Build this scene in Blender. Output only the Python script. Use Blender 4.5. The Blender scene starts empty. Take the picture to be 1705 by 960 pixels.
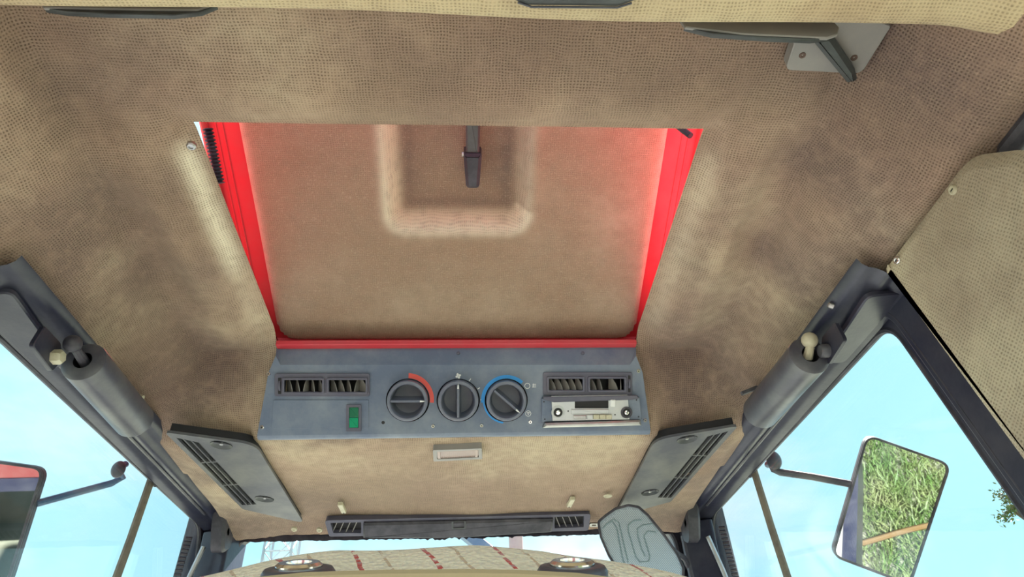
import bpy, bmesh, math, random
import numpy as np
from mathutils import Vector, Matrix
random.seed(7); np.random.seed(7)

# ------------------------------------------------------------------ camera
FPX = 1150.0
PITCH, YAW, ROLL, CX = math.radians(38.34), math.radians(4.30), math.radians(-2.62), 0.0219
_cp, _sp, _cy, _sy = math.cos(PITCH), math.sin(PITCH), math.cos(YAW), math.sin(YAW)
FWD = Vector((_sy*_cp, _cy*_cp, _sp)); _X = Vector((_cy, -_sy, 0)); _U = _X.cross(FWD)
_c, _s = math.cos(ROLL), math.sin(ROLL)
RGT, UPV = _c*_X + _s*_U, -_s*_X + _c*_U
CAM = Vector((CX, 0, 0))
cam_data = bpy.data.cameras.new('camera'); cam = bpy.data.objects.new('camera', cam_data)
bpy.context.scene.collection.objects.link(cam)
cam_data.sensor_width = 36; cam_data.lens = 36*FPX/1705; cam_data.clip_start = 0.02; cam_data.clip_end = 500
cam.matrix_world = Matrix(((RGT.x, UPV.x, -FWD.x, CAM.x), (RGT.y, UPV.y, -FWD.y, CAM.y), (RGT.z, UPV.z, -FWD.z, CAM.z), (0, 0, 0, 1)))
bpy.context.scene.camera = cam
sc = bpy.context.scene
sc.view_settings.view_transform = 'Standard'; sc.view_settings.look = 'None'
sc.view_settings.exposure = 1.64; sc.view_settings.gamma = 1.0; sc.view_settings.use_curve_mapping = False
SUN_STRENGTH = 12.0
SKY_STRENGTH = 0.415
# ------------------------------------------------------------------ world
w = bpy.data.worlds.new('sky'); sc.world = w; w.use_nodes = True
nt = w.node_tree; nt.nodes.clear()
N = nt.nodes.new; L = nt.links.new
out = N('ShaderNodeOutputWorld'); bg = N('ShaderNodeBackground'); tc = N('ShaderNodeTexCoord')
mp = N('ShaderNodeMapping'); mp.inputs['Scale'].default_value = (1.6, 1.6, 5.0)
no = N('ShaderNodeTexNoise'); no.inputs['Scale'].default_value = 1.3; no.inputs['Detail'].default_value = 7; no.inputs['Roughness'].default_value = .55
rp = N('ShaderNodeValToRGB'); e = rp.color_ramp.elements
e[0].position = .42; e[0].color = (.46, .86, 1.02, 1); e[1].position = .68; e[1].color = (.86, 1.0, 1.06, 1)
L(tc.outputs['Generated'], mp.inputs[0]); L(mp.outputs[0], no.inputs['Vector']); L(no.outputs['Fac'], rp.inputs[0])
L(rp.outputs[0], bg.inputs['Color']); bg.inputs['Strength'].default_value = SKY_STRENGTH; L(bg.outputs[0], out.inputs[0])
# ------------------------------------------------------------------ sun (high, from the front right)
sd = bpy.data.lights.new('sun', 'SUN'); sd.energy = SUN_STRENGTH; sd.angle = math.radians(1.0); sd.color = (1, .97, .93)
so = bpy.data.objects.new('sun', sd); sc.collection.objects.link(so)
so.rotation_euler = Vector((0.38, 0.72, 0.92)).to_track_quat('Z', 'Y').to_euler(); so.location = (3, -3, 6)

# ------------------------------------------------------------------ helpers
def at(u, v, ax, val):
    d = FWD + RGT*((u-852.5)/FPX) + UPV*((480-v)/FPX)
    return CAM + d*((val-CAM[ax])/d[ax])
def hitplane(u, v, p, n):
    d = FWD + RGT*((u-852.5)/FPX) + UPV*((480-v)/FPX)
    return CAM + d*((p-CAM).dot(n)/d.dot(n))
class Fr:                                        # a flat working frame: a, b in the plane, h off it
    def __init__(s, o, ex, ey):
        s.o = Vector(o); s.ex = Vector(ex).normalized(); ey = Vector(ey); ey = ey - s.ex*ey.dot(s.ex); s.ey = ey.normalized(); s.ez = s.ex.cross(s.ey)
    def P(s, a, b, h=0): return s.o + s.ex*a + s.ey*b + s.ez*h
    def px(s, u, v, h=0):
        q = hitplane(u, v, s.o + s.ez*h, s.ez) - s.o; return (q.dot(s.ex), q.dot(s.ey))
    def rot(s, a, b, ang, h=0):
        c, t = math.cos(ang), math.sin(ang)
        return Fr(s.P(a, b, h), s.ex*c + s.ey*t, s.ey*c - s.ex*t)
class MB:
    def __init__(s): s.v = []; s.f = []; s.uv = None
    def add(s, vs, fs):
        n = len(s.v); s.v += [Vector(p) for p in vs]; s.f += [tuple(i+n for i in f) for f in fs]; return s
    def box(s, fr, a0, a1, b0, b1, h0, h1):
        P = fr.P
        return s.add([P(a0,b0,h0),P(a1,b0,h0),P(a1,b1,h0),P(a0,b1,h0),P(a0,b0,h1),P(a1,b0,h1),P(a1,b1,h1),P(a0,b1,h1)],
                     [(0,3,2,1),(4,5,6,7),(0,1,5,4),(1,2,6,5),(2,3,7,6),(3,0,4,7)])
    def prism(s, fr, poly, h0, h1, ch=0.0):       # polygon in the frame, optional chamfer of the top edge
        n = len(poly); 
        if area(poly) < 0: poly = poly[::-1]
        vs = [fr.P(a, b, h0) for a, b in poly] + [fr.P(a, b, h1-ch) for a, b in poly]
        fs = [tuple(range(n))[::-1]] + [(i, (i+1) % n, n+(i+1) % n, n+i) for i in range(n)]
        if ch > 0:
            vs += [fr.P(a, b, h1) for a, b in inset(poly, ch)]
            fs += [(n+i, n+(i+1) % n, 2*n+(i+1) % n, 2*n+i) for i in range(n)] + [tuple(range(2*n, 3*n))]
        else: fs += [tuple(range(n, 2*n))]
        return s.add(vs, fs)
    def plate(s, fr, outer, holes, h0, h1):      # a polygon with holes, extruded
        bm = bmesh.new(); es = []; loops = []
        for lp in [outer]+holes:
            vv = [bm.verts.new((a, b, 0)) for a, b in lp]; loops.append(vv)
            es += [bm.edges.new((vv[i], vv[(i+1) % len(vv)])) for i in range(len(vv))]
        bmesh.ops.triangle_fill(bm, edges=es, use_beauty=True)
        bm.verts.index_update(); vs = [v.co.copy() for v in bm.verts]; k = len(vs)
        tri = [tuple(v.index for v in f.verts) for f in bm.faces]
        V = [fr.P(v.x, v.y, h1) for v in vs] + [fr.P(v.x, v.y, h0) for v in vs]
        F = []
        for t in tri:
            a, b, c = (vs[i] for i in t)
            if (b-a).cross(c-a).z < 0: t = t[::-1]
            F += [t, tuple(i+k for i in t[::-1])]
        for j, vv in enumerate(loops):
            idx = [v.index for v in vv]
            ar = area([(vs[i].x, vs[i].y) for i in idx])
            if (ar < 0) == (j == 0): idx = idx[::-1]
            n = len(idx); F += [(idx[i]+k, idx[(i+1) % n]+k, idx[(i+1) % n], idx[i]) for i in range(n)]
        bm.free(); return s.add(V, F)
    def lathe(s, fr, prof, n=32, a=0, b=0, cap=True):
        vs = []; m = len(prof)
        for i in range(n):
            t = 2*math.pi*i/n
            for r, h in prof: vs.append(fr.P(a+r*math.cos(t), b+r*math.sin(t), h))
        fs = [(i*m+j, ((i+1) % n)*m+j, ((i+1) % n)*m+j+1, i*m+j+1) for i in range(n) for j in range(m-1)]
        if cap:
            if prof[0][0] > 1e-5: fs.append(tuple(i*m for i in range(n))[::-1])
            if prof[-1][0] > 1e-5: fs.append(tuple(i*m+m-1 for i in range(n)))
        return s.add(vs, fs)
    def tube(s, pts, r, n=10, closed=False, cap=True):
        pts = [Vector(p) for p in pts]; m = len(pts); rr = r if isinstance(r, (list, tuple)) else [r]*m
        vs = []; prev = None
        for i, p in enumerate(pts):
            if closed: t = pts[(i+1) % m]-pts[i-1]
            else: t = pts[min(i+1, m-1)]-pts[max(i-1, 0)]
            t.normalize()
            if prev is None:
                a = t.cross(Vector((0, 0, 1)));
                if a.length < .2: a = t.cross(Vector((0, 1, 0)))
            else: a = prev - t*prev.dot(t)
            a.normalize(); prev = a; b = t.cross(a)
            for k in range(n):
                q = 2*math.pi*k/n; vs.append(p + (a*math.cos(q)+b*math.sin(q))*rr[i])
        fs = [(i*n+k, i*n+(k+1) % n, ((i+1) % m)*n+(k+1) % n, ((i+1) % m)*n+k) for i in range(m if closed else m-1) for k in range(n)]
        if not closed and cap: fs += [tuple(range(n))[::-1], tuple(range((m-1)*n, m*n))]
        return s.add(vs, fs)
    def sweep(s, prof, path):                    # prof(i) -> list of points for station i
        rows = [prof(i) for i in path]; m = len(rows[0]); vs = [p for r in rows for p in r]
        return s.add(vs, [(i*m+j, i*m+j+1, (i+1)*m+j+1, (i+1)*m+j) for i in range(len(rows)-1) for j in range(m-1)])
    def ball(s, c, r, n=14, sc=(1, 1, 1)):
        fr = Fr(Vector(c), (1, 0, 0), (0, 1, 0)); c = Vector(c)
        k = len(s.v); s.lathe(fr, [(max(r*math.sin(math.pi*i/n), 1e-6), -r*math.cos(math.pi*i/n)) for i in range(n+1)], 2*n, cap=False)
        for i in range(k, len(s.v)):
            d = s.v[i]-c; s.v[i] = c + Vector((d.x*sc[0], d.y*sc[1], d.z*sc[2]))
        return s
def area(p): return .5*sum(p[i][0]*p[(i+1) % len(p)][1]-p[(i+1) % len(p)][0]*p[i][1] for i in range(len(p)))
def inset(poly, d):
    n = len(poly); o = []
    for i in range(n):
        p0, p1, p2 = (Vector(poly[j % n]).to_2d() for j in (i-1, i, i+1))
        e1 = (p1-p0); e2 = (p2-p1)
        if e1.length < 1e-9: e1 = e2.copy()
        if e2.length < 1e-9: e2 = e1.copy()
        e1.normalize(); e2.normalize()
        n1 = Vector((-e1.y, e1.x)); n2 = Vector((-e2.y, e2.x)); m = n1+n2
        m = m/max(m.length_squared, .3)*2
        o.append((p1.x+m.x*d, p1.y+m.y*d))
    return o
def rnd(poly, r, n=5):                           # round polygon corners
    o = []; k = len(poly)
    for i in range(k):
        rr = r[i] if isinstance(r, (list, tuple)) else r
        p0, p1, p2 = (Vector(poly[j % k]).to_2d() for j in (i-1, i, i+1))
        if rr <= 0: o.append(tuple(p1)); continue
        a = (p0-p1); b = (p2-p1); la, lb = a.length, b.length; a.normalize(); b.normalize()
        half = .5*math.acos(max(-1, min(1, a.dot(b)))); t = min(rr/max(math.tan(half), .05), .48*la, .48*lb)
        A = p1+a*t; B = p1+b*t
        for j in range(n+1):
            q = j/n; m = A*(1-q)**2 + p1*2*q*(1-q) + B*q*q; o.append((m.x, m.y))
    return o
def rect(a0, a1, b0, b1, r=0, n=4):
    p = [(a0, b0), (a1, b0), (a1, b1), (a0, b1)]; return rnd(p, r, n) if r else p
ORIG = {}
def link(o, parent, org):
    sc.collection.objects.link(o); ORIG[o.name] = Vector(org)
    if parent: o.parent = parent; o.location = (0, 0, 0)
    else: o.location = org
def build(mb, name, mat, parent=None, sharp=35, kind=None, label=None, cat=None, group=None, bevel=0, recalc=False):
    if parent: org = ORIG[parent.name]
    else:
        xs = [p for p in mb.v]; org = Vector((sum(p.x for p in xs), sum(p.y for p in xs), sum(p.z for p in xs)))/len(xs)
    me = bpy.data.meshes.new(name); me.from_pydata([tuple(p-org) for p in mb.v], [], mb.f); me.update()
    if recalc:
        bm = bmesh.new(); bm.from_mesh(me); bmesh.ops.recalc_face_normals(bm, faces=bm.faces); bm.to_mesh(me); bm.free()
    if mb.uv is not None:
        lay = me.uv_layers.new(name='UVMap')
        for l in me.loops: lay.data[l.index].uv = mb.uv[l.vertex_index]
    me.materials.append(mat)
    for p in me.polygons: p.use_smooth = True
    me.set_sharp_from_angle(angle=math.radians(sharp))
    o = bpy.data.objects.new(name, me); link(o, parent, org)
    if bevel:
        m = o.modifiers.new('bevel', 'BEVEL'); m.width = bevel; m.segments = 2; m.limit_method = 'ANGLE'; m.angle_limit = math.radians(40)
    if kind: o['kind'] = kind
    if label: o['label'] = label
    if cat: o['category'] = cat
    if group: o['group'] = group
    return o
def thing(name, org, label=None, cat=None, group=None, kind=None):
    o = bpy.data.objects.new(name, None); o.empty_display_size = .02; link(o, None, org)
    if kind: o['kind'] = kind
    if label: o['label'] = label
    if cat: o['category'] = cat
    if group: o['group'] = group
    return o

# ------------------------------------------------------------------ materials
def mat(name, col, rough=.5, metal=0, spec=.5, dust=None, dustamt=.5, dscale=9, bump=0, bscale=300, coat=0):
    m = bpy.data.materials.new(name); m.use_nodes = True; t = m.node_tree; b = t.nodes['Principled BSDF']
    b.inputs['Base Color'].default_value = (*col, 1); b.inputs['Roughness'].default_value = rough
    b.inputs['Metallic'].default_value = metal; b.inputs['Specular IOR Level'].default_value = spec
    b.inputs['Coat Weight'].default_value = coat
    tcn = t.nodes.new('ShaderNodeTexCoord')
    if dust:
        n1 = t.nodes.new('ShaderNodeTexNoise'); n1.inputs['Scale'].default_value = dscale; n1.inputs['Detail'].default_value = 8; n1.inputs['Roughness'].default_value = .65
        t.links.new(tcn.outputs['Object'], n1.inputs['Vector'])
        r = t.nodes.new('ShaderNodeValToRGB'); r.color_ramp.elements[0].position = .42; r.color_ramp.elements[1].position = .75
        r.color_ramp.elements[0].color = (0, 0, 0, 1); r.color_ramp.elements[1].color = (dustamt, dustamt, dustamt, 1)
        t.links.new(n1.outputs['Fac'], r.inputs[0])
        mx = t.nodes.new('ShaderNodeMix'); mx.data_type = 'RGBA'; mx.inputs[6].default_value = (*col, 1); mx.inputs[7].default_value = (*dust, 1)
        t.links.new(r.outputs[0], mx.inputs[0]); t.links.new(mx.outputs[2], b.inputs['Base Color'])
    if bump:
        n2 = t.nodes.new('ShaderNodeTexNoise'); n2.inputs['Scale'].default_value = bscale; n2.inputs['Detail'].default_value = 3
        t.links.new(tcn.outputs['Object'], n2.inputs['Vector'])
        bp = t.nodes.new('ShaderNodeBump'); bp.inputs['Strength'].default_value = bump; bp.inputs['Distance'].default_value = .001
        t.links.new(n2.outputs['Fac'], bp.inputs['Height']); t.links.new(bp.outputs[0], b.inputs['Normal'])
    return m
def fabric(name, ca, cb, cc, pitch=.0037, gap=.8, stain=(.12, .07, .05), fuzz=.22, rot=0, grime=(.40, .66)):
    """woven cloth: thread lattice from the mesh's metric UV, dirt from noise"""
    m = bpy.data.materials.new(name); m.use_nodes = True; t = m.node_tree; b = t.nodes['Principled BSDF']
    n = t.nodes.new; l = t.links.new
    b.inputs['Roughness'].default_value = .95; b.inputs['Specular IOR Level'].default_value = .15
    b.inputs['Sheen Weight'].default_value = .25; b.inputs['Sheen Roughness'].default_value = .5; b.inputs['Sheen Tint'].default_value = (1, .9, .75, 1)
    uv = n('ShaderNodeUVMap'); uv.uv_map = 'UVMap'; tc_ = n('ShaderNodeTexCoord')
    wob = n('ShaderNodeTexNoise'); wob.inputs['Scale'].default_value = 26; wob.inputs['Detail'].default_value = 3
    l(uv.outputs[0], wob.inputs['Vector'])
    ws = n('ShaderNodeVectorMath'); ws.operation = 'MULTIPLY_ADD'; ws.inputs[1].default_value = (.010, .010, 0)
    l(wob.outputs['Color'], ws.inputs[0]); l(uv.outputs[0], ws.inputs[2])
    mp_ = n('ShaderNodeMapping'); k = 2*math.pi/pitch; mp_.inputs['Scale'].default_value = (k, k, 1); mp_.inputs['Rotation'].default_value = (0, 0, rot)
    l(ws.outputs[0], mp_.inputs[0])
    sep = n('ShaderNodeSeparateXYZ'); l(mp_.outputs[0], sep.inputs[0])
    def mth(op, a, bb=None, clamp=False):
        q = n('ShaderNodeMath'); q.operation = op; q.use_clamp = clamp
        for i, x in enumerate((a, bb)):
            if x is None: continue
            if isinstance(x, (int, float)): q.inputs[i].default_value = x
            else: l(x, q.inputs[i])
        return q.outputs[0]
    cu = mth('COSINE', sep.outputs[0]); cv = mth('COSINE', sep.outputs[1])
    # gaps of the lattice: both cosines high
    gu = mth('ADD', mth('MULTIPLY', cu, .5), .5); gv = mth('ADD', mth('MULTIPLY', cv, .5), .5)
    hole = mth('MULTIPLY', mth('POWER', gu, 1.3), mth('POWER', gv, 1.3))
    hi = n('ShaderNodeTexNoise'); hi.inputs['Scale'].default_value = 420; hi.inputs['Detail'].default_value = 2; l(tc_.outputs['Object'], hi.inputs['Vector'])
    varn = n('ShaderNodeTexNoise'); varn.inputs['Scale'].default_value = 55; varn.inputs['Detail'].default_value = 4; l(tc_.outputs['Object'], varn.inputs['Vector'])
    big = n('ShaderNodeTexNoise'); big.inputs['Scale'].default_value = 4.2; big.inputs['Detail'].default_value = 5; big.inputs['Roughness'].default_value = .6; l(tc_.outputs['Object'], big.inputs['Vector'])
    big2 = n('ShaderNodeTexNoise'); big2.inputs['Scale'].default_value = 2.6; big2.inputs['Detail'].default_value = 6; big2.inputs['Roughness'].default_value = .6
    off = n('ShaderNodeVectorMath'); off.inputs[1].default_value = (3.3, 7.7, 1.2); l(tc_.outputs['Object'], off.inputs[0]); l(off.outputs[0], big2.inputs['Vector'])
    def ramp(src, p0, p1):
        r = n('ShaderNodeMapRange'); r.inputs[1].default_value = p0; r.inputs[2].default_value = p1; l(src, r.inputs[0]); r.interpolation_type = 'SMOOTHSTEP'; return r.outputs[0]
    def mix(fac, A, B):
        q = n('ShaderNodeMix'); q.data_type = 'RGBA'
        if isinstance(fac, (int, float)): q.inputs[0].default_value = fac
        else: l(fac, q.inputs[0])
        for i, x in ((6, A), (7, B)):
            if isinstance(x, tuple): q.inputs[i].default_value = (*x, 1)
            else: l(x, q.inputs[i])
        return q.outputs[2]
    c1 = mix(ramp(big.outputs['Fac'], .35, .65), ca, cb)
    c2 = mix(ramp(big2.outputs['Fac'], .45, .68), c1, cc)
    c3 = mix(mth('MULTIPLY', ramp(big2.outputs['Fac'], grime[1], grime[0]-.06), .55), c2, stain)
    at_ = n('ShaderNodeAttribute'); at_.attribute_name = 'soil_shade'  # darkening mask: grime together with painted shade
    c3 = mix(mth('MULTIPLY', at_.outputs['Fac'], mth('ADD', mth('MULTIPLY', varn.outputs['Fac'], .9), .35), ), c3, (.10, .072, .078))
    ab_ = n('ShaderNodeAttribute'); ab_.attribute_name = 'painted_light'  # pale mask: light painted into the cloth colour
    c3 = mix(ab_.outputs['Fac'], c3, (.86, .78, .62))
    c4 = mix(mth('MULTIPLY', ramp(varn.outputs['Fac'], .45, .75), .25), c3, tuple(x*.6 for x in ca))
    dk = n('ShaderNodeMix'); dk.data_type = 'RGBA'; dk.blend_type = 'MULTIPLY'
    l(mth('MULTIPLY', mth('MULTIPLY', hole, gap), mth('MULTIPLY', mth('ADD', mth('MULTIPLY', ramp(varn.outputs['Fac'], .32, .62), .6), .4), 1.0)), dk.inputs[0]); l(c4, dk.inputs[6]); dk.inputs[7].default_value = (.22, .17, .15, 1)
    lg = mix(mth('MULTIPLY', ramp(hi.outputs['Fac'], .5, .8), fuzz*.6), dk.outputs[2], tuple(min(1, x*1.5) for x in ca))
    l(lg, b.inputs['Base Color'])
    hgt = mth('ADD', mth('MULTIPLY', hole, -1.0), mth('MULTIPLY', hi.outputs['Fac'], .5))
    bp = n('ShaderNodeBump'); bp.inputs['Strength'].default_value = .6; bp.inputs['Distance'].default_value = .0012
    l(hgt, bp.inputs['Height']); l(bp.outputs[0], b.inputs['Normal'])
    return m
M = {}
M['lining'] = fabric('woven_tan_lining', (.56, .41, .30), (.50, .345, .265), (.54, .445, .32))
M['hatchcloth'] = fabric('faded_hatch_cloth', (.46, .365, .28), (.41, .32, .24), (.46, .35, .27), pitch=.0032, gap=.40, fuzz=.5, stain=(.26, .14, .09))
M['panelcloth'] = fabric('pillar_cloth', (.49, .43, .33), (.44, .37, .28), (.50, .45, .33), pitch=.0040, gap=.6, rot=.5)
M['stripcloth'] = fabric('sunlit_strip_cloth', (.58, .44, .28), (.54, .42, .28), (.56, .46, .30), gap=.55, fuzz=.3)
M['seatcloth'] = None
M['console'] = mat('blue_grey_plastic', (.108, .140, .220), .40, dust=(.34, .38, .42), dustamt=.5, dscale=10, bump=.15, bscale=900)
M['ventplastic'] = mat('vent_grey_plastic', (.085, .085, .13), .45, dust=(.22, .21, .24), dustamt=.3, dscale=20)
M['fin'] = mat('vent_fin_plastic', (.26, .25, .25), .5, dust=(.3, .28, .25), dustamt=.5, dscale=30)
M['knob'] = mat('knob_plastic', (.12, .135, .195), .35, dust=(.3, .3, .32), dustamt=.25, dscale=30)
M['black'] = mat('deep_black', (.008, .008, .012), .6)
M['rubber'] = mat('black_rubber', (.022, .022, .036), .5, dust=(.14, .13, .16), dustamt=.5, dscale=25, bump=.2, bscale=200)
M['frame'] = mat('dark_painted_frame', (.017, .019, .042), .34, dust=(.10, .10, .12), dustamt=.45, dscale=11, bump=.2, bscale=140)
M['strut'] = mat('worn_grey_strut', (.058, .058, .082), .36, dust=(.28, .29, .28), dustamt=.3, dscale=18, bump=.15, bscale=200)
M['handle'] = mat('grey_handle_plastic', (.23, .22, .225), .45, dust=(.34, .31, .29), dustamt=.5, dscale=16)
M['handledark'] = mat('dark_handle_plastic', (.036, .040, .046), .4, dust=(.12, .14, .15), dustamt=.5, dscale=16)
M['speaker'] = mat('dusty_grey_speaker_plastic', (.075, .078, .098), .48, dust=(.27, .27, .23), dustamt=.6, dscale=8, bump=.2, bscale=700)
M['chrome'] = mat('chrome', (.75, .75, .76), .15, 1)
M['steel'] = mat('dull_steel', (.50, .50, .52), .38, 1, dust=(.25, .22, .18), dustamt=.4, dscale=40)
M['silver'] = mat('silver_radio_plastic', (.47, .49, .52), .3, .3, dust=(.62, .62, .60), dustamt=.5, dscale=30)
M['white'] = mat('white_print', (.72, .74, .76), .5)
M['bone'] = mat('yellowed_plastic', (.50, .47, .36), .5, dust=(.25, .2, .12), dustamt=.6, dscale=60)
M['red'] = mat('red_roof_paint', (.62, .045, .065), .38, dust=(.50, .16, .16), dustamt=.35, dscale=12, coat=.15)
M['redmark'] = mat('red_print', (.72, .10, .09), .5)
M['bluemark'] = mat('blue_print', (.03, .28, .72), .5)
M['green'] = mat('green_lens', (.005, .26, .13), .2, coat=.4)
M['greendark'] = mat('dark_green_lens', (.012, .13, .07), .25, coat=.3)
M['lens'] = mat('pinkish_lens', (.34, .25, .23), .25, dust=(.42, .33, .30), dustamt=.5, dscale=60)
M['rubbertan'] = mat('weathered_divider_rubber', (.19, .165, .13), .7, dust=(.06, .055, .05), dustamt=.8, dscale=30)
M['floor'] = mat('grey_rubber_floor', (.36, .35, .34), .8, dust=(.4, .36, .30), dustamt=.6, dscale=5)
M['mirror'] = mat('mirror_glass', (.58, .60, .60), .015, 1)
M['backmirror'] = mat('pale_blue_grey_mirror', (.30, .36, .44), .22, .35, dust=(.42, .46, .48), dustamt=.4, dscale=9)
M['mirrorline'] = mat('fine_pale_line', (.50, .58, .66), .3)
M['mirrorgroove'] = mat('slate_groove', (.17, .24, .28), .4)
M['bark'] = mat('branch_bark', (.12, .10, .07), .9)
M['leaf'] = mat('leaf_green', (.07, .13, .03), .6, dust=(.14, .12, .04), dustamt=.7, dscale=8)
M['mast'] = mat('mast_steel', (.33, .36, .42), .5, .3)
M['bluearm'] = mat('blue_painted_arm', (.05, .12, .25), .4, dust=(.2, .25, .3), dustamt=.5)
M['rust'] = mat('rusty_red_post', (.25, .12, .11), .6, dust=(.35, .28, .28), dustamt=.6)
M['oldred'] = mat('faded_dark_red', (.16, .025, .025), .6, dust=(.22, .10, .09))
M['rusty'] = mat('brown_rivet', (.10, .06, .05), .6)
M['concrete'] = mat('pale_yard_concrete', (.20, .20, .20), .9, dust=(.12, .12, .12), dustamt=.7, dscale=1.5)
M['grassground'] = mat('grass_ground', (.17, .18, .13), .95, dust=(.25, .24, .19), dustamt=.7, dscale=3)
def grassmat():
    m = bpy.data.materials.new('grass_blade'); m.use_nodes = True; t = m.node_tree; b = t.nodes['Principled BSDF']
    b.inputs['Roughness'].default_value = .55
    o = t.nodes.new('ShaderNodeTexCoord'); nz = t.nodes.new('ShaderNodeTexNoise'); nz.inputs['Scale'].default_value = 6; nz.inputs['Detail'].default_value = 6
    t.links.new(o.outputs['Object'], nz.inputs['Vector'])
    r = t.nodes.new('ShaderNodeValToRGB'); r.color_ramp.elements[0].position = .35; r.color_ramp.elements[1].position = .68
    r.color_ramp.elements[0].color = (.05, .12, .02, 1); r.color_ramp.elements[1].color = (.16, .19, .08, 1)
    t.links.new(nz.outputs['Fac'], r.inputs[0]); t.links.new(r.outputs[0], b.inputs['Base Color']); return m
M['grass'] = grassmat()
def glassmat(name, tint, refl=.06, haze=0):
    m = bpy.data.materials.new(name); m.use_nodes = True; t = m.node_tree; t.nodes.clear()
    o = t.nodes.new('ShaderNodeOutputMaterial'); tr = t.nodes.new('ShaderNodeBsdfTransparent'); tr.inputs[0].default_value = (*tint, 1)
    gl = t.nodes.new('ShaderNodeBsdfGlossy'); gl.inputs['Roughness'].default_value = .01
    mx = t.nodes.new('ShaderNodeMixShader'); lw = t.nodes.new('ShaderNodeLayerWeight'); lw.inputs[0].default_value = .5
    pw = t.nodes.new('ShaderNodeMath'); pw.operation = 'POWER'; pw.inputs[1].default_value = 4; t.links.new(lw.outputs['Facing'], pw.inputs[0])
    fn = t.nodes.new('ShaderNodeMath'); fn.operation = 'MULTIPLY_ADD'; fn.inputs[1].default_value = .55; fn.inputs[2].default_value = .03; t.links.new(pw.outputs[0], fn.inputs[0])
    t.links.new(fn.outputs[0], mx.inputs[0]); t.links.new(tr.outputs[0], mx.inputs[1]); t.links.new(gl.outputs[0], mx.inputs[2])
    if haze:
        df = t.nodes.new('ShaderNodeBsdfTranslucent'); df.inputs[0].default_value = (.8, .82, .84, 1)
        m2 = t.nodes.new('ShaderNodeMixShader'); tcn = t.nodes.new('ShaderNodeTexCoord'); nz = t.nodes.new('ShaderNodeTexNoise'); nz.inputs['Scale'].default_value = 5; nz.inputs['Detail'].default_value = 8
        mr = t.nodes.new('ShaderNodeMapRange'); mr.inputs[1].default_value = .45; mr.inputs[2].default_value = .8; mr.inputs[4].default_value = haze
        t.links.new(tcn.outputs['Object'], nz.inputs['Vector']); t.links.new(nz.outputs['Fac'], mr.inputs[0]); t.links.new(mr.outputs[0], m2.inputs[0])
        t.links.new(mx.outputs[0], m2.inputs[1]); t.links.new(df.outputs[0], m2.inputs[2]); t.links.new(m2.outputs[0], o.inputs[0])
    else: t.links.new(mx.outputs[0], o.inputs[0])
    return m
M['glass'] = glassmat('clear_glass', (.97, .985, .98), haze=.05)

def ss(e0, e1, x):
    t = np.clip((x-e0)/(e1-e0), 0, 1); return t*t*(3-2*t)

# ================================================================== THE SETTING
HX, HY0, HY1 = .322, .560, 1.042                 # hatch hole
def wrinkle(x, y):
    return (.0035*np.sin(9*x+4*y+1)*np.sin(7*y-3*x) + .0018*np.sin(23*x+11*y)*np.sin(17*y-9*x+2))
def zlin(x, y):
    ax = np.abs(x)
    edge = .462 + .008*np.sin(8*y+.5) - .02*ss(.85, 1.08, y)
    tA = np.clip((ax-edge)/((.556-edge)), 0, 1); tA = tA*ss(-.02, .16, tA); A = (1-tA)**1.25
    B = 1-ss(1.035, 1.145+.0*ax, y); tB = np.clip((y-1.050)/.115, 0, 1); tB = tB*ss(-.02, .14, tB); B2 = (1-tB)**1.5
    # beside the console the step is softer and starts earlier
    B = np.where(ax > .36, B*(1-ss(.345, .375, ax)) + B2*ss(.345, .375, ax), B)
    low = .557 + .004*ss(.7, 1.4, y)
    z = low + (.690-low)*A*B
    # fold of the cloth up to the hatch collar at both sides
    z = z + (.020*(1-ss(HX+.002, HX+.046, ax)) - .010*np.exp(-((ax-.40)/.025)**2))*ss(.50, .60, y)*(1-ss(1.0, 1.06, y))*(A*B)
    z = z + .005*np.exp(-((y-HY0)/.02)**2)*(ax < HX+.02)
    z = z + (.007*np.sin(34*x-9*y+2*np.sin(5*y))+.004*np.sin(40*y-24*x+1))*ss(.37, .44, ax)*(1-ss(.49, .54, ax))*(1-.5*ss(1.15, 1.25, y))*.6
    # front bends down to the windscreen
    z = z - .010*ss(1.50, 1.60, y) - .012*ss(1.46, 1.60, y)*ss(.40, .52, ax)
    # sides tuck under the door header
    z = z + .006*ss(.50, .53, ax) - .010*ss(.55, .60, ax)
    fold = np.clip(ss(.30, .40, ax)+ss(1.12, 1.2, y), .25, 1)
    return z + wrinkle(x, y)*fold*(1-ss(.50, .54, ax)*.8)
xs = np.unique(np.round(np.concatenate([np.linspace(-.60, .60, 151), [-HX, HX]]), 5))
ys = np.unique(np.round(np.concatenate([np.linspace(.30, 1.594, 151), [HY0, HY1]]), 5))
Xg, Yg = np.meshgrid(xs, ys); Zg = zlin(Xg, Yg)
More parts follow.
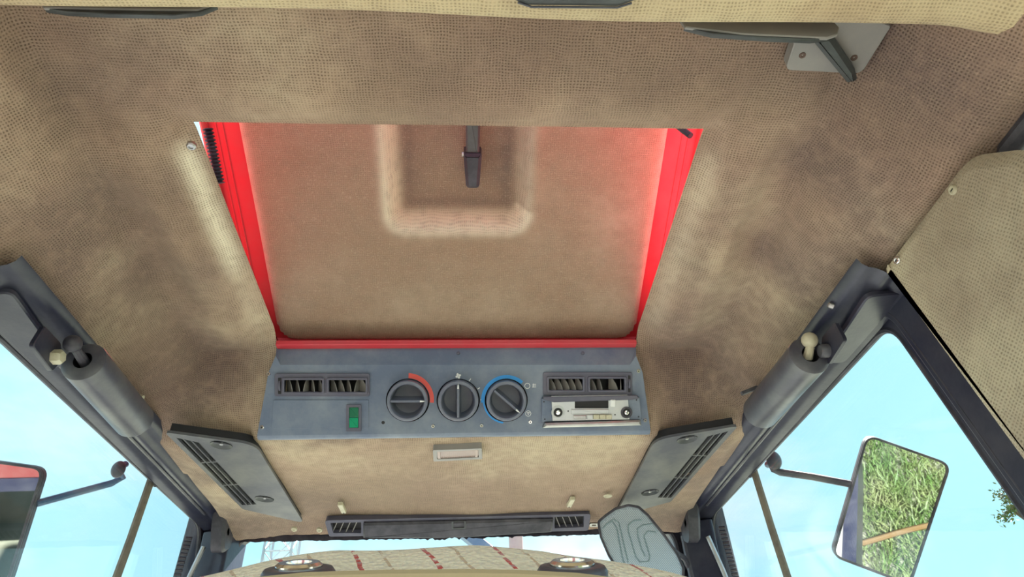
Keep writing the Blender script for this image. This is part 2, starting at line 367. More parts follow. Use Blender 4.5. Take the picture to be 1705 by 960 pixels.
# ragged front edge of the cloth
Uc = np.zeros_like(Xg); Vc = np.zeros_like(Xg)
Uc[:, 1:] = np.cumsum(np.hypot(np.diff(Xg, axis=1), np.diff(Zg, axis=1)), axis=1); Uc -= Uc[:, [len(xs)//2]]
Vc[1:, :] = np.cumsum(np.hypot(np.diff(Yg, axis=0), np.diff(Zg, axis=0)), axis=0)
mb = MB(); nx = len(xs); ny = len(ys)
V = [Vector((Xg[j, i], Yg[j, i], Zg[j, i])) for j in range(ny) for i in range(nx)]
for i in range(nx):                                # ragged fringe at windscreen
    V[(ny-1)*nx+i].z -= .002*random.random()
Fc = []
for j in range(ny-1):
    for i in range(nx-1):
        xm = .5*(xs[i]+xs[i+1]); ym = .5*(ys[j]+ys[j+1])
        if abs(xm) < HX and HY0 < ym < HY1: continue
        if ym > .685 and abs(xm) > .537*(1-.035*(ym-.66)/.9): continue   # the door header takes over
        if abs(xm) < .305 and 1.07 < ym < 1.12: continue   # opening behind the console
        Fc.append((j*nx+i, (j+1)*nx+i, (j+1)*nx+i+1, j*nx+i+1))
mb.add(V, Fc); mb.uv = [(float(Uc[j, i]), float(Vc[j, i])) for j in range(ny) for i in range(nx)]
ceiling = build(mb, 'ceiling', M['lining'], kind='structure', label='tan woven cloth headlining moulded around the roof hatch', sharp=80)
# grime patches and corner shade, both painted into the cloth colour (x, y, half sizes, strength)
SOIL_SHADE = [(-.46, 1.06, .05, .05, .75), (.44, 1.06, .07, .06, .85), (-.44, .98, .06, .10, .45), (.43, .98, .07, .10, .5), (-.40, 1.08, .07, .03, .5), (.40, 1.08, .07, .03, .6), (-.52, .72, .05, .20, .75), (.53, .74, .05, .18, .85),
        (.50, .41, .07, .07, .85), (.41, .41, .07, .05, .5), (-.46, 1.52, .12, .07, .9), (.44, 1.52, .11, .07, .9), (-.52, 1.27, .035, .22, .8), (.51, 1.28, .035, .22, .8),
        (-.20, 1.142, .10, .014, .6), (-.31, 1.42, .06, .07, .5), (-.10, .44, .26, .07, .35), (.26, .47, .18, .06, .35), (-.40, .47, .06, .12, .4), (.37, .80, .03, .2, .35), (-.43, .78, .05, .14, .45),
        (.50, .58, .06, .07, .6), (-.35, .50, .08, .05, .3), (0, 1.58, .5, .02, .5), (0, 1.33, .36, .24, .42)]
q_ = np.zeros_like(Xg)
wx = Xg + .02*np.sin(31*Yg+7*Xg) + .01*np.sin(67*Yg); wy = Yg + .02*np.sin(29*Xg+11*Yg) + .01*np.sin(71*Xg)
for x_, y_, rx, ry, st_ in SOIL_SHADE: q_ = 1-(1-q_)*(1-st_*np.exp(-(((wx-x_)/rx)**2+((wy-y_)/ry)**2)*.7))
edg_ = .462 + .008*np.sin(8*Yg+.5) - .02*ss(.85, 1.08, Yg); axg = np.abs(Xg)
cr_ = .45*np.exp(-((axg-edg_-.004)/.016)**2)*(Yg < 1.05) + .5*np.exp(-((Yg-1.052)/.016)**2)*ss(.34, .37, axg)*(axg < .46)   # darker along the creases
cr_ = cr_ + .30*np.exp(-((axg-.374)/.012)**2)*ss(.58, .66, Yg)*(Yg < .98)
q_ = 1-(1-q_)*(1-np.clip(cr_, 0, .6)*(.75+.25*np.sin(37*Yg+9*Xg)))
bl_ = .62*np.exp(-((-Xg-.343)/.011)**2)*ss(.57, .62, Yg)*(1-ss(.80, .88, Yg)) + .22*np.exp(-((axg-.343)/.014)**2)*ss(.57, .62, Yg)*(1-ss(.96, 1.03, Yg))  # hatch light painted as a pale strip on the side folds
at_ = ceiling.data.attributes.new('painted_light', 'FLOAT', 'POINT'); at_.data.foreach_set('value', bl_.astype(np.float32).ravel())
at_ = ceiling.data.attributes.new('soil_shade', 'FLOAT', 'POINT'); at_.data.foreach_set('value', np.clip(q_, 0, .85).astype(np.float32).ravel())

# rear lining strip, nearer and lower than the main ceiling
mb = MB(); prof = [(-.9, .585), (-.3, .590), (.0, .594), (.20, .598), (.30, .600), (.338, .602), (.350, .606), (.355, .614), (.353, .630), (.348, .70)]
st = np.linspace(-.66, .66, 67); vs = []; uvs = []
for x in st:
    acc = 0; py = prof[0]
    for q in prof:
        acc += math.hypot(q[0]-py[0], q[1]-py[1]); py = q
        drop = .030*float(ss(.48, .58, abs(x)))
        vs.append(Vector((x, q[0] + .002*math.sin(9*x), q[1]-drop+.0015*math.sin(14*x+8*q[0])))); uvs.append((float(x), acc))
m_ = len(prof); mb.add(vs, [(i*m_+j, i*m_+j+1, (i+1)*m_+j+1, (i+1)*m_+j) for i in range(len(st)-1) for j in range(m_-1)]); mb.uv = uvs
build(mb, 'trim_1', M['stripcloth'], kind='structure', sharp=80, label='tan cloth roof strip over the seat, nearest the camera')

# roof skin and hatch collar (red)
FL = Fr((0, 0, 0), (1, 0, 0), (0, 1, 0))
mb = MB(); mb.plate(FL, rect(-.74, .74, -.95, 1.72, .08), [rect(-.345, .345, .53, 1.082, .03)], .7215, .730)
build(mb, 'roof', M['red'], kind='structure', label='red painted outer roof panel')
mb = MB()
mb.plate(FL, rect(-.352, .352, .52, 1.090, .03), [rect(-.3285, .3285, HY0-.006, HY1+.035, .018)], .716, .721)
mb.plate(FL, rect(-.338, .338, HY0-.012, HY1+.044, .02), [rect(-.3285, .3285, HY0-.006, HY1+.035, .018)], .713, .7205)
mb.box(FL, -.321, .321, HY1-.014, HY1+.004, .689, .696); mb.tube([(-.321, HY1-.012, .6965), (.321, HY1-.012, .6965)], .0025, 6)
mb.box(FL, -.321, .321, HY1, HY1+.040, .697, .700); mb.box(FL, -.350, .350, HY1+.030, HY1+.036, .697, .735)
build(mb, 'trim_4', M['red'], kind='structure', label='red metal rim around the roof opening', bevel=.001)

# side frames (door frames): ring plates in a slightly toed-in vertical plane
def side(sg, name, n):
    p0 = Vector((sg*.612, .70, 0)); p1 = Vector((sg*.598, 1.62, 0)); ex = (p1-p0).normalized()
    fr = Fr(p0, ex, (0, 0, 1))                       # a = forward, b = up
    s = -1 if sg > 0 else 1                          # ez sign pointing inwards
    if fr.ez.x*sg > 0: inn = -1
    else: inn = 1
    hole = rnd([(.058, .541), (.905, .578), (.93, .44), (1.02, -1.0), (-.275, -1.0)], [.055, .055, .3, .06, .06], 10)
    outer = [(-.10, .62), (1.0, .62), (1.16, -1.2), (-.42, -1.2), (-.12, .2)]
    t = thing(name, p0, kind='structure')
    def hb(h0, h1): return (h0, h1) if inn > 0 else (-h1, -h0)
    m = MB(); m.plate(fr, outer, [hole], *hb(0, .010)); build(m, 'door_frame', M['frame'], t)
    # stepped rebate
    h2 = [(a, b) for a, b in inset(hole if area(hole) > 0 else hole[::-1], -.022)]
    m = MB(); m.plate(fr, outer, [h2], *hb(.010, .022)); build(m, 'rebate', M['frame'], t, bevel=.002)
    # rubber seals as beads
    m = MB()
    hi = hole if area(hole) > 0 else hole[::-1]
    m.tube([fr.P(a, b, inn*.006) for a, b in inset(hi, -.003)], .0055, 8, closed=True)
    build(m, 'window_seal', M['rubber'], t)
    m = MB(); m.tube([fr.P(a, b, inn*.016) for a, b in inset(hi, -.030)], .0065, 8, closed=True)
    build(m, 'door_seal', M['rubber'], t)
    # pane
    m = MB(); m.prism(fr, inset(hi, -.012), *hb(-.010, -.005)); build(m, 'pane', M['glass'], t)
    # divider bar of the quarter light
    m = MB(); a0 = .625
    m.add([], []); m.tube([fr.P(a0, .572, inn*-.002), fr.P(a0-.01, .45, inn*-.002), fr.P(a0-.04, .2, inn*-.002), fr.P(a0-.1, -1.0, inn*-.002)], .0075, 8)
    build(m, 'quarter_light_divider', M['rubbertan'], t, label='weathered brown upright divider of the side glass')
    m = MB(); m.tube([fr.P(a0-.012, .575, inn*.004), fr.P(a0+.0, .569, inn*.004), fr.P(a0+.012, .567, inn*.004)], .006, 8)
    build(m, 'clamp', M['rubber'], t)
    # header beam, profile swept forwards
    pts = [(.520, .570), (.5235, .561), (.531, .5555), (.541, .553), (.549, .548), (.553, .5445), (.560, .5435), (.566, .546), (.571, .546), (.578, .5405), (.588, .5385), (.600, .5375), (.604, .545)]
    def pr(y):
        k = (y-.66)/.9; r = []
        for x, z in pts:
            xx = x*(1-.035*k); zz = z + .024*k
            r.append(Vector((sg*xx, y, zz)))
        return r if sg < 0 else r[::-1]
    m = MB(); m.sweep(pr, list(np.linspace(.655, 1.585, 26))); build(m, 'header_beam', M['frame'], t, sharp=60)
    m = MB(); m.tube([pr(y)[8 if sg < 0 else 4]+Vector((0, 0, -.001)) for y in np.linspace(.86, 1.5, 20)], .0028, 6)
    build(m, 'header_bead', M['strut'], t)
    # splice cover on the header, at the back of the strut bracket
    m = MB(); f2 = Fr((sg*.566, .80, .541), (0, 1, 0), (1, 0, .12))
    if f2.ez.z > 0: f2 = Fr((sg*.566, .80, .541), (0, 1, 0), (-1, 0, -.12))
    m.prism(f2, rnd([(-.11, -.028), (.055, -.020), (.062, .018), (-.11, .028)], .012), -.004, .0035, .002)
    build(m, 'header_cover', M['frame'], t)
    m = MB(); m.tube([(sg*.558, 1.553, .515), (sg*.576, 1.553, .44), (sg*.62, 1.55, .2), (sg*.70, 1.55, -.8)], .0055, 8); build(m, 'pillar_strip', M['steel'], t)
    # ribbed seal next to the strip
    m = MB()
    for k in range(46):
        b = .535-.0085*k; x_ = .594 + (.535-b)*.06
        m.tube([(sg*(x_-.006), 1.556, b), (sg*(x_+.007), 1.553, b)], .0034, 6)
    o = build(m, 'ribbed_seal', M['rubber'], t, kind='stuff')
    return t, fr, inn
dR, frR, innR = side(1, 'door_1', 1)
dL, frL, innL = side(-1, 'door_2', 2)
dR['label'] = 'dark framed right door glass with the grass-filled mirror outside'; dL['label'] = 'dark framed left door glass beside the bonnet-side mirror'
dL['label'] = 'dark framed left door glass with quarter-light divider'

# windscreen wall
frF = Fr((0, 1.645, 0), (1, 0, 0), (0, 0, 1))       # ez points to -y (towards the cab)
t = thing('wall_front', (0, 1.645, 0), kind='structure', label='dark front frame and pillars around the windscreen')
hole = rnd([(-.505, .556), (-.512, -.9), (.505, -.9), (.498, .556)][::-1], .05, 8)
hole = rnd([(-.512, -.9), (.505, -.9), (.498, .560), (-.508, .560)], .05, 8)
m = MB(); m.plate(frF, [(-.66, -1.25), (.66, -1.25), (.63, .70), (-.63, .70)], [hole], 0, .03); build(m, 'front_frame', M['frame'], t, bevel=.004)
m = MB(); m.tube([frF.P(a, b, .03) for a, b in inset(hole, -.004)], .007, 8, closed=True); build(m, 'screen_seal', M['rubber'], t)
for sg in (-1, 1):
    m = MB(); f_ = Fr((sg*.545, 1.59, 0), (1, 0, 0), (0, 1, 0))
    m.prism(f_, rnd([(-.034, -.005), (.034, -.03), (.05, .06), (-.03, .06)], .008), -1.2, .56); build(m, 'pillar', M['frame'], t, bevel=.003)
    m = MB(); m.tube([(sg*.515, 1.592, .53), (sg*.517, 1.586, .3), (sg*.52, 1.58, -.9)], .008, 8); build(m, 'pillar_bead', M['strut'], t)
    m = MB(); f_ = Fr((sg*.520, 1.53, .555), (0, 1, 0), (0, 0, 1))
    pl = rnd([(-.040, .04), (.045, .04), (.045, -.040), (.005, -.062), (-.025, -.015)], .02, 6)
    m.prism(f_, pl, -.014, .014, .006); cv = build(m, 'corner_cover', M['rubber'], t, label='moulded black plastic pillar corner cover')
    m = MB(); m.lathe(Fr((sg*.506, 1.535, .54), (0, 1, 0), (0, 0, sg)), [(.008, 0), (.008, .001), (.001, .0015)], 14); build(m, 'fixing_dimple', M['frame'], cv)
t = thing('window_1', (0, 1.655, 0), kind='structure', label='windscreen with ragged dark upper seal')
m = MB(); m.prism(frF, inset(hole, -.02), -.012, -.006); build(m, 'pane', M['glass'], t)
m = MB()                                           # torn foam along the top of the windscreen
vs = []; fs = []; n_ = 180
for i in range(n_+1):
    x = -.50+1.0*i/n_; d = .010+.0025*random.random()+(.004*random.random()*(random.random() < .5) if .25 < i/n_ < .62 else 0)
    vs += [Vector((x, 1.606, .575)), Vector((x, 1.607, .553-d)), Vector((x, 1.613, .575))]
for i in range(n_): fs += [(3*i, 3*i+1, 3*i+4, 3*i+3), (3*i+1, 3*i+2, 3*i+5, 3*i+4)]
m.add(vs, fs); build(m, 'torn_seal', M['rubber'], t, sharp=20, label='ragged black edge above the windscreen')

# B pillar cloth panels, floor, rear
def pillar_panel(sg, name):
    f = Fr((sg*.560, .53, .30), (0, 1, 0), (0, 0, 1))
    t = thing(name, (sg*.56, .53, .3), kind='structure', label='tan cloth covered pillar panel beside the rear side glass')
    poly = rnd([(.133, .258), (-.060, .256), (-.112, .205), (-.16, .05), (-.30, -1.0), (-.02, -1.0), (.062, -.10)], [.008, .05, .05, .2, .02, .02, .3], 8)
    if area(poly) < 0: poly = poly[::-1]
    # gridded cloth so that it bulges and has metric UV
    m = MB(); h = (lambda v: v) if f.ez.x*sg < 0 else (lambda v: -v)
    rings = [poly, poly, inset(poly, .006), inset(poly, .016)]; hs = [-.034, 0, .007, .010]
    vs = []; fs = []; uv = []; n = len(poly)
    for r_, hh in zip(rings, hs):
        for a, b in r_: vs.append(f.P(a, b, h(hh))); uv.append((a, b))
    for k in range(3):
        fs += [(k*n+i, k*n+(i+1) % n, (k+1)*n+(i+1) % n, (k+1)*n+i) for i in range(n)]
    m.add(vs, fs); m.plate(f, rings[3], [], h(.004), h(.010)); m.uv = uv + [(0, 0)]*(len(m.v)-len(uv))
    for i in range(len(uv), len(m.v)):
        d = m.v[i]-f.o; m.uv[i] = (d.dot(f.ex), d.dot(f.ey))
    build(m, 'cloth_panel', M['panelcloth'], t, recalc=True)
    return t, f, h
ptR, pfR, phR = pillar_panel(1, 'wall_right')
ptL, pfL, phL = pillar_panel(-1, 'wall_left')
for sg, tt in ((1, ptR), (-1, ptL)):
    m = MB(); m.tube([(sg*.60, -1.2+.33, .555), (sg*.592, .40, .550), (sg*.590, .455, .549), (sg*.590, .478, .53), (sg*.592, .48, .40), (sg*.6, .36, -.3), (sg*.61, .24, -1.2)], .012, 10)
    build(m, 'rear_glass_seal', M['rubber'], tt)
    m = MB(); m.tube([(sg*.625, -.85, .60), (sg*.625, .42, .60)], .004, 8); m.tube([(sg*.60, -.85, .60), (sg*.62, -.88, -1.2)], .035, 8)
    build(m, 'rear_post', M['frame'], tt)
m = MB(); m.box(FL, -.60, .60, -.95, 1.60, -1.19, -1.17); build(m, 'floor', M['floor'], kind='structure', label='grey rubber cab floor')
m = MB(); m.box(FL, -.66, .66, -.97, 1.70, -1.55, -1.19); build(m, 'trim_6', M['frame'], kind='structure', label='dark underside of the cab')
m = MB(); m.box(FL, -.62, .62, -.95, -.90, -1.20, -.55); build(m, 'wall_rear', M['frame'], kind='structure', label='low rear wall of the cab')

# ================================================================== ROOF HATCH
fh = Fr((0, 1.072, .7275), (1, 0, 0), (0, -.949, .316))   # a across, b rearwards along the lid, h down into the cab
hatch = thing('roof_hatch', fh.o, 'propped open red roof hatch with tan cloth inner panel and black lever', 'hatch')
m = MB(); m.plate(fh, rnd([(-.385, -.004), (.385, -.004), (.385, .74), (-.385, .74)], .03), [rect(-.31, .31, .02, .68, .02)], -.012, -.006)
build(m, 'lid_border', M['red'], hatch)
m = MB(); m.prism(fh, rnd([(-.34, .002), (.34, .002), (.34, .72), (-.34, .72)], .03), -.052, -.046); 
m.sweep(lambda i: [fh.P(a, b, h) for a, b, h in [[(-.385, -.004, -.012), (-.34, .002, -.046)], [(.385, -.004, -.012), (.34, .002, -.046)], [(.385, .74, -.012), (.34, .72, -.046)], [(-.385, .74, -.012), (-.34, .72, -.046)], [(-.385, -.004, -.012), (-.34, .002, -.046)]][i]], list(range(5)))
build(m, 'lid_skin', M['red'], hatch)
for sg in (-1, 1):
    m = MB()
    # bent flange down both sides, with two pressed ridges
    pr_ = [(.386, -.012), (.386, .004), (.383, .006), (.380, .004), (.378, -.006)]
    m.sweep(lambda b: [fh.P(sg*a, b, h) for a, h in (pr_ if sg < 0 else pr_[::-1])], list(np.linspace(0, .73, 12)))
    for a0 in (.356, .366):
        m.tube([fh.P(sg*a0, .01, -.0058), fh.P(sg*a0, .72, -.0058)], .0014, 6)
    build(m, 'lid_flange', M['red'], hatch, sharp=50)
# cloth inner panel with pressed recess
as_ = np.linspace(-.330, .330, 121); bs = np.linspace(.0, .70, 101); A_, B_ = np.meshgrid(as_, bs)
(ra0, _b), (ra1, _b1) = fh.px(640, 330), fh.px(884, 330); rb = fh.px(760, 384)[1]
print('recess', ra0, ra1, rb)
edge = np.minimum.reduce([A_+.330, .330-A_, B_, .70-B_])
# rounded front corners
cr = .035; dx = np.clip(cr-(.330-np.abs(A_)), 0, None); dy = np.clip(cr-B_, 0, None); dd = np.hypot(dx, dy)
edge = np.where((dx > 0) & (dy > 0), cr-dd, edge)
H = .010*np.sqrt(np.clip(1-(1-np.clip(edge, 0, .022)/.022)**2, 0, 1)) - .004
rd = np.minimum.reduce([A_-ra0, ra1-A_, B_-rb, .60-B_])
dx = np.clip(.035-np.minimum(A_-ra0, ra1-A_), 0, None); dy = np.clip(.035-np.minimum(B_-rb, .60-B_), 0, None)
rd = np.where((dx > 0) & (dy > 0), .035-np.hypot(dx, dy), rd)
H = H + .004*np.exp(-((rd+.004)/.012)**2) - .036*ss(.002, .022, rd) + .0015*np.sin(11*A_+3)*np.sin(9*B_)
vs = [fh.P(float(A_[j, i]), float(B_[j, i]), float(H[j, i])) for j in range(101) for i in range(121)]
keep = edge >= -.0005
fs = [(j*121+i, j*121+i+1, (j+1)*121+i+1, (j+1)*121+i) for j in range(100) for i in range(120)
      if keep[j, i] and keep[j, i+1] and keep[j+1, i] and keep[j+1, i+1]]
m = MB(); m.add(vs, fs); m.uv = [(float(A_[j, i]), float(B_[j, i])) for j in range(101) for i in range(121)]
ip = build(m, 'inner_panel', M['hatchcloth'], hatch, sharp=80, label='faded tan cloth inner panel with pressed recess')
side_l = np.where((A_ < ra0+.04) | (B_ < rb+.04), 1.0, .35)              # light painted on the rim of the pressing, stronger on two sides
bl = .95*np.exp(-((rd-.010)/.013)**2)*side_l + .45*np.exp(-(edge/.010)**2)*ss(.05, .12, B_)  # second term paints sky light along the panel edges
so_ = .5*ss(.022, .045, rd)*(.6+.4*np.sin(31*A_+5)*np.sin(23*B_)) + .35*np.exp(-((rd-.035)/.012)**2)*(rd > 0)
for nm_, ar_ in (('painted_light', bl), ('soil_shade', so_)):
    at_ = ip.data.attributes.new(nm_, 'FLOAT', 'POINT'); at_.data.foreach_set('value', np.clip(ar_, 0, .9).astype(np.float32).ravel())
# lever
a, b = fh.px(787, 262, -.004); b2 = fh.px(787, 309, .0)[1]; b1 = fh.px(787, 195, .0)[1]
m = MB(); m.prism(fh, rnd([(a-.0105, b), (a+.0105, b), (a+.0115, b1+.04), (a-.0115, b1+.04)], .003), -.012, .006, .003); lv = build(m, 'lever', M['handledark'], hatch, label='narrow black hatch lever')
m = MB(); m.prism(fh, rnd([(a-.0145, b+.012), (a+.0145, b+.012), (a+.0105, b2), (a-.0105, b2)], [.004, .004, .008, .008]), -.020, .014, .005); build(m, 'grip', M['rubber'], lv)
m = MB(); m.tube([fh.P(a-.017, b+.006, -.002), fh.P(a+.013, b+.006, -.002)], .004, 8); build(m, 'pin', M['steel'], lv)
# corrugated black stay sleeve on the left of the hatch
p0 = at(346, 214, 2, .80); p1 = at(366, 305, 2, .745); m = MB(); pts = []; rr = []
for i in range(61):
    q = i/60; pts.append(p0.lerp(p1, q)); rr.append(.006+.0022*math.sin(i*1.6))
m.tube(pts, rr, 8); build(m, 'hatch_stay', M['rubber'], label='black corrugated sleeve at the left edge of the roof hatch', cat='stay')
m = MB(); pts = [at(1118, 200, 2, .79), at(1134, 214, 2, .76), at(1150, 226, 2, .74)]
m.tube(pts, .0045, 8); build(m, 'hatch_hinge_arm', M['rubber'], label='short black arm in the rear right corner of the roof hatch', cat='arm')

# ================================================================== CONTROL CONSOLE
fc = Fr((0, 1.080, .6095), (1, 0, 0), (0, -.075, .0935))     # h towards the driver
W = lambda u, v, h=0: fc.px(u, v, h)
con = thing('control_console', fc.o, 'blue-grey overhead heater console with three round knobs below the hatch', 'console')
face = [W(447, 620), W(459, 592), W(467, 607), W(1049, 607), W(1059, 592), W(1070, 620), W(1083, 716), W(428, 725)]
def hl(u0, v0, u1, v1, r=.002, h=0):
    p = [W(u0, v1, h), W(u1, v1, h), W(u1, v0, h), W(u0, v0, h)]; return rnd(p, r, 3)
LV = ((471, 628, 541, 655), (545, 628, 613, 655)); RV = ((910, 626, 973, 652), (978, 626, 1042, 652))
holes = [hl(*q) for q in LV+RV]
holes += [[(W(cu, cv)[0]+.0382*math.cos(t_), W(cu, cv)[1]+.0382*math.sin(t_)) for t_ in np.linspace(0, 2*math.pi, 41)[:-1]] for cu, cv in ((679, 666), (763, 666), (843, 666))]
m = MB(); m.plate(fc, face, holes, -.004, 0)
b0 = W(760, 716)[1]; nW = 40
# rounded lower lip
def lip(u):
    x0, y0 = W(u, 720 - (u-428)/655*8 if 0 else (725-(u-428)/655*9)); 
    return [fc.P(x0, y0, 0), fc.P(x0, y0-.004, -.0015), fc.P(x0, y0-.008, -.005), fc.P(x0, y0-.0105, -.012), fc.P(x0, y0-.010, -.03)]
m.sweep(lip, list(np.linspace(428, 1083, nW)))
# upper strip under the hatch rim
S = [at(458, 579, 1, 1.040), at(467, 607, 1, 1.0455)]
topL, topR = Vector((-.322, 1.041, .690)), Vector((.322, 1.041, .690))
cL, cR = fc.P(*W(467, 607)), fc.P(*W(1049, 607)); sL, sR = fc.P(*W(459, 592)), fc.P(*W(1059, 592))
sL2, sR2 = fc.P(*W(447, 620)), fc.P(*W(1070, 620))
m.add([cL, cR, topR, topL], [(0, 1, 2, 3)]); m.add([cL, topL, sL], [(0, 1, 2)]); m.add([cR, sR, topR], [(0, 1, 2)])
# flanks back to the lining
for P_ in ([topL, sL, sL2, fc.P(*W(428, 725))], [topR, sR, sR2, fc.P(*W(1083, 716))]):
    Q_ = [p + Vector((0, .05, .03)) for p in P_]; m.add(P_+Q_, [(0, 1, 5, 4), (1, 2, 6, 5), (2, 3, 7, 6)])
build(m, 'body', M['console'], con, sharp=30, recalc=False)
# printed / moulded outline of the left blank and ventilation housings
def vent(housing, slots, wheel, name, mirrored):
    u0, v0, u1, v1 = housing
    hol = [hl(a+2, b+2, c-2, d-2, .0015) for a, b, c, d in slots]
    m = MB(); m.plate(fc, hl(u0, v0, u1, v1, .004), hol, -.002, .0035); vt = build(m, name, M['ventplastic'], con, bevel=.0006, label='dark rectangular air vent with two louvred outlets')
    for k, (a, b, c, d) in enumerate(slots):
        m = MB(); o_ = hl(a, b, c, d, .003); m.plate(fc, o_, [hl(a+3.5, b+3.5, c-3.5, d-3.5, .002)], -.001, .0065); build(m, 'outlet_rim', M['ventplastic'], vt, bevel=.0006)
        m = MB(); m.plate(fc, hl(a-2, b-2, c+2, d+2), [], -.032, -.030); q = hl(a, b, c, d)
        m.add([fc.P(x, y, -.031) for x, y in q]+[fc.P(x, y, 0) for x, y in q], [(i, i+len(q), (i+1) % len(q)+len(q), (i+1) % len(q)) for i in range(len(q))])
        build(m, 'duct', M['black'], vt)
        A0, B1 = W(a+3, b+3); A1, B0 = W(c-3, d-3)
        ang = {0: [35, 30, -12, 25, 30], 1: [40, 38, 30, -15, 48]}[k] if not mirrored else {0: [35, 35, 35, 30, 32], 1: [30, 15, None, 38, -10]}[k]
        for i in range(5):
            if ang[i] is None: continue
            x = A0+(A1-A0)*(i+.62)/5; th = math.radians(90-ang[i] if mirrored else 90-ang[i])
            g = Fr(fc.P(x, (B0+B1)/2, -.006), fc.ey, fc.ex*math.cos(th)+fc.ez*math.sin(th))   # a along fin, b depth
            hgt = (B1-B0)/2
            pl = [(-hgt, -.012), (hgt, -.012), (hgt, -.006), (hgt*.7, -.002), (hgt*.1, .004), (-hgt*.6, .0085), (-hgt, .0095)]
            m = MB(); m.prism(g, pl, -.0006, .0006); build(m, 'louvre_fin', M['fin'], vt)
    a, b, c, d = wheel
    m = MB(); m.plate(fc, hl(a, b, c, d, .001), [], .0025, .0038); build(m, 'wheel_slot', M['black'], vt)
    m = MB(); x0, y0 = W((a+c)/2, (b+d)/2); g = Fr(fc.P(x0, y0, -.004), fc.ey, fc.ez); m.lathe(g, [(.0115, -.0015), (.0115, .0015)], 24)
    build(m, 'thumbwheel', M['ventplastic'], vt)
vent((458, 621, 616, 659), LV, (464, 628, 469, 655), 'air_vent', False)
vent((904, 619, 1052, 657), RV, (1045, 624, 1049, 652), 'air_vent', True)
# blank panel with switch
m = MB(); p = rnd([W(452, 713), W(614, 712), W(614, 665), W(455, 665)], .002); m.prism(fc, p, -.001, .0014, .0006); bl = build(m, 'blank_panel', M['console'], con)
m = MB(); m.plate(fc, hl(577, 673, 602, 717, .001), [hl(582, 677, 598, 711, .0005)], .0, .0045); swt = build(m, 'switch_housing', M['ventplastic'], con, bevel=.0005)
m = MB(); m.prism(fc, hl(582.5, 677, 597.5, 693, .0003), .0, .0052, .0006); build(m, 'rocker_upper', M['greendark'], swt, label='darker green upper half of the rocker')
m = MB(); m.prism(fc, hl(582, 694, 597, 711, .0003), .0, .0042, .0006); build(m, 'rocker_lower', M['green'], swt, label='bright green lower half of the rocker')
# knobs
def arc(cu, cv, r0, r1, t0, t1, h=.0006, n=40, taper=0):
    x, y = W(cu, cv); pts = []
    for i in range(n+1):
        t = math.radians(t0+(t1-t0)*i/n); pts.append((x+r0*math.cos(t), y+r0*math.sin(t)))
    for i in range(n, -1, -1):
        q = i/n; t = math.radians(t0+(t1-t0)*q); rr = r0+(r1-r0)*((1-taper)+taper*q); pts.append((x+rr*math.cos(t), y+rr*math.sin(t)))
    return pts
R0 = (W(714, 666)[0]-W(644, 666)[0])/2; print('R0', R0)
def knob(cu, cv, ang, lab):
    x, y = W(cu, cv, .006); g = fc.rot(x, y, math.radians(ang))
    m = MB(); m.lathe(g, [(.0388, -.004), (.0388, -.016), (1e-4, -.017)], 48, cap=False); kb = build(m, 'control_knob', M['black'], con, label=lab)
    m = MB(); m.lathe(g, [(R0*.96, -.012), (R0*.97, .0), (R0*.965, .012), (R0*.95, .0165), (R0*.90, .0175), (R0*.82, .0175), (R0*.785, .0155), (R0*.77, .004), (R0*.74, -.008), (R0*.68, -.012), (R0*.3, -.0125), (1e-4, -.0125)], 56, cap=False)
    build(m, 'dial_ring', M['knob'], kb, sharp=50)
    m = MB(); w0, w1 = .0022, .0036; L_ = R0*.78
    # cross bar: wide foot, thin crest
    vs = []
    for a_ in np.linspace(-L_, L_, 9):
        hh = .0178
        vs += [g.P(a_, -w1*1.3, -.012), g.P(a_, -w0, .010), g.P(a_, -w0*.8, hh), g.P(a_, w0*.8, hh), g.P(a_, w0, .010), g.P(a_, w1*1.3, -.012)]
    m.add(vs, [(i*6+j, (i+1)*6+j, (i+1)*6+j+1, i*6+j+1) for i in range(8) for j in range(5)]); build(m, 'grip_bar', M['knob'], kb, sharp=40, recalc=True)
    m = MB(); m.prism(g, [(R0*.60, -.0016), (R0*.78, -.0006), (R0*.86, 0), (R0*.78, .0006), (R0*.60, .0016)], .0179, .0186); build(m, 'pointer', M['white'], kb)
knob(679, 666, 0, 'left knob with horizontal bar under a red arc')
knob(763, 666, 90, 'middle knob with upright bar under the fan symbol')
knob(843, 666, -41, 'right knob with slanted bar inside a blue arc')
m = MB(); m.prism(fc, arc(679, 666, R0*1.06, R0*1.24, 88, -6, taper=-.35), 0, .0006); build(m, 'red_scale', M['redmark'], con)
m = MB(); m.prism(fc, arc(843, 666, R0*1.05, R0*1.13, 262, 185, n=20), 0, .0006)
m.prism(fc, arc(843, 666, R0*1.05, R0*1.22, 185, 48, taper=0), 0, .0006); build(m, 'blue_scale', M['bluemark'], con)
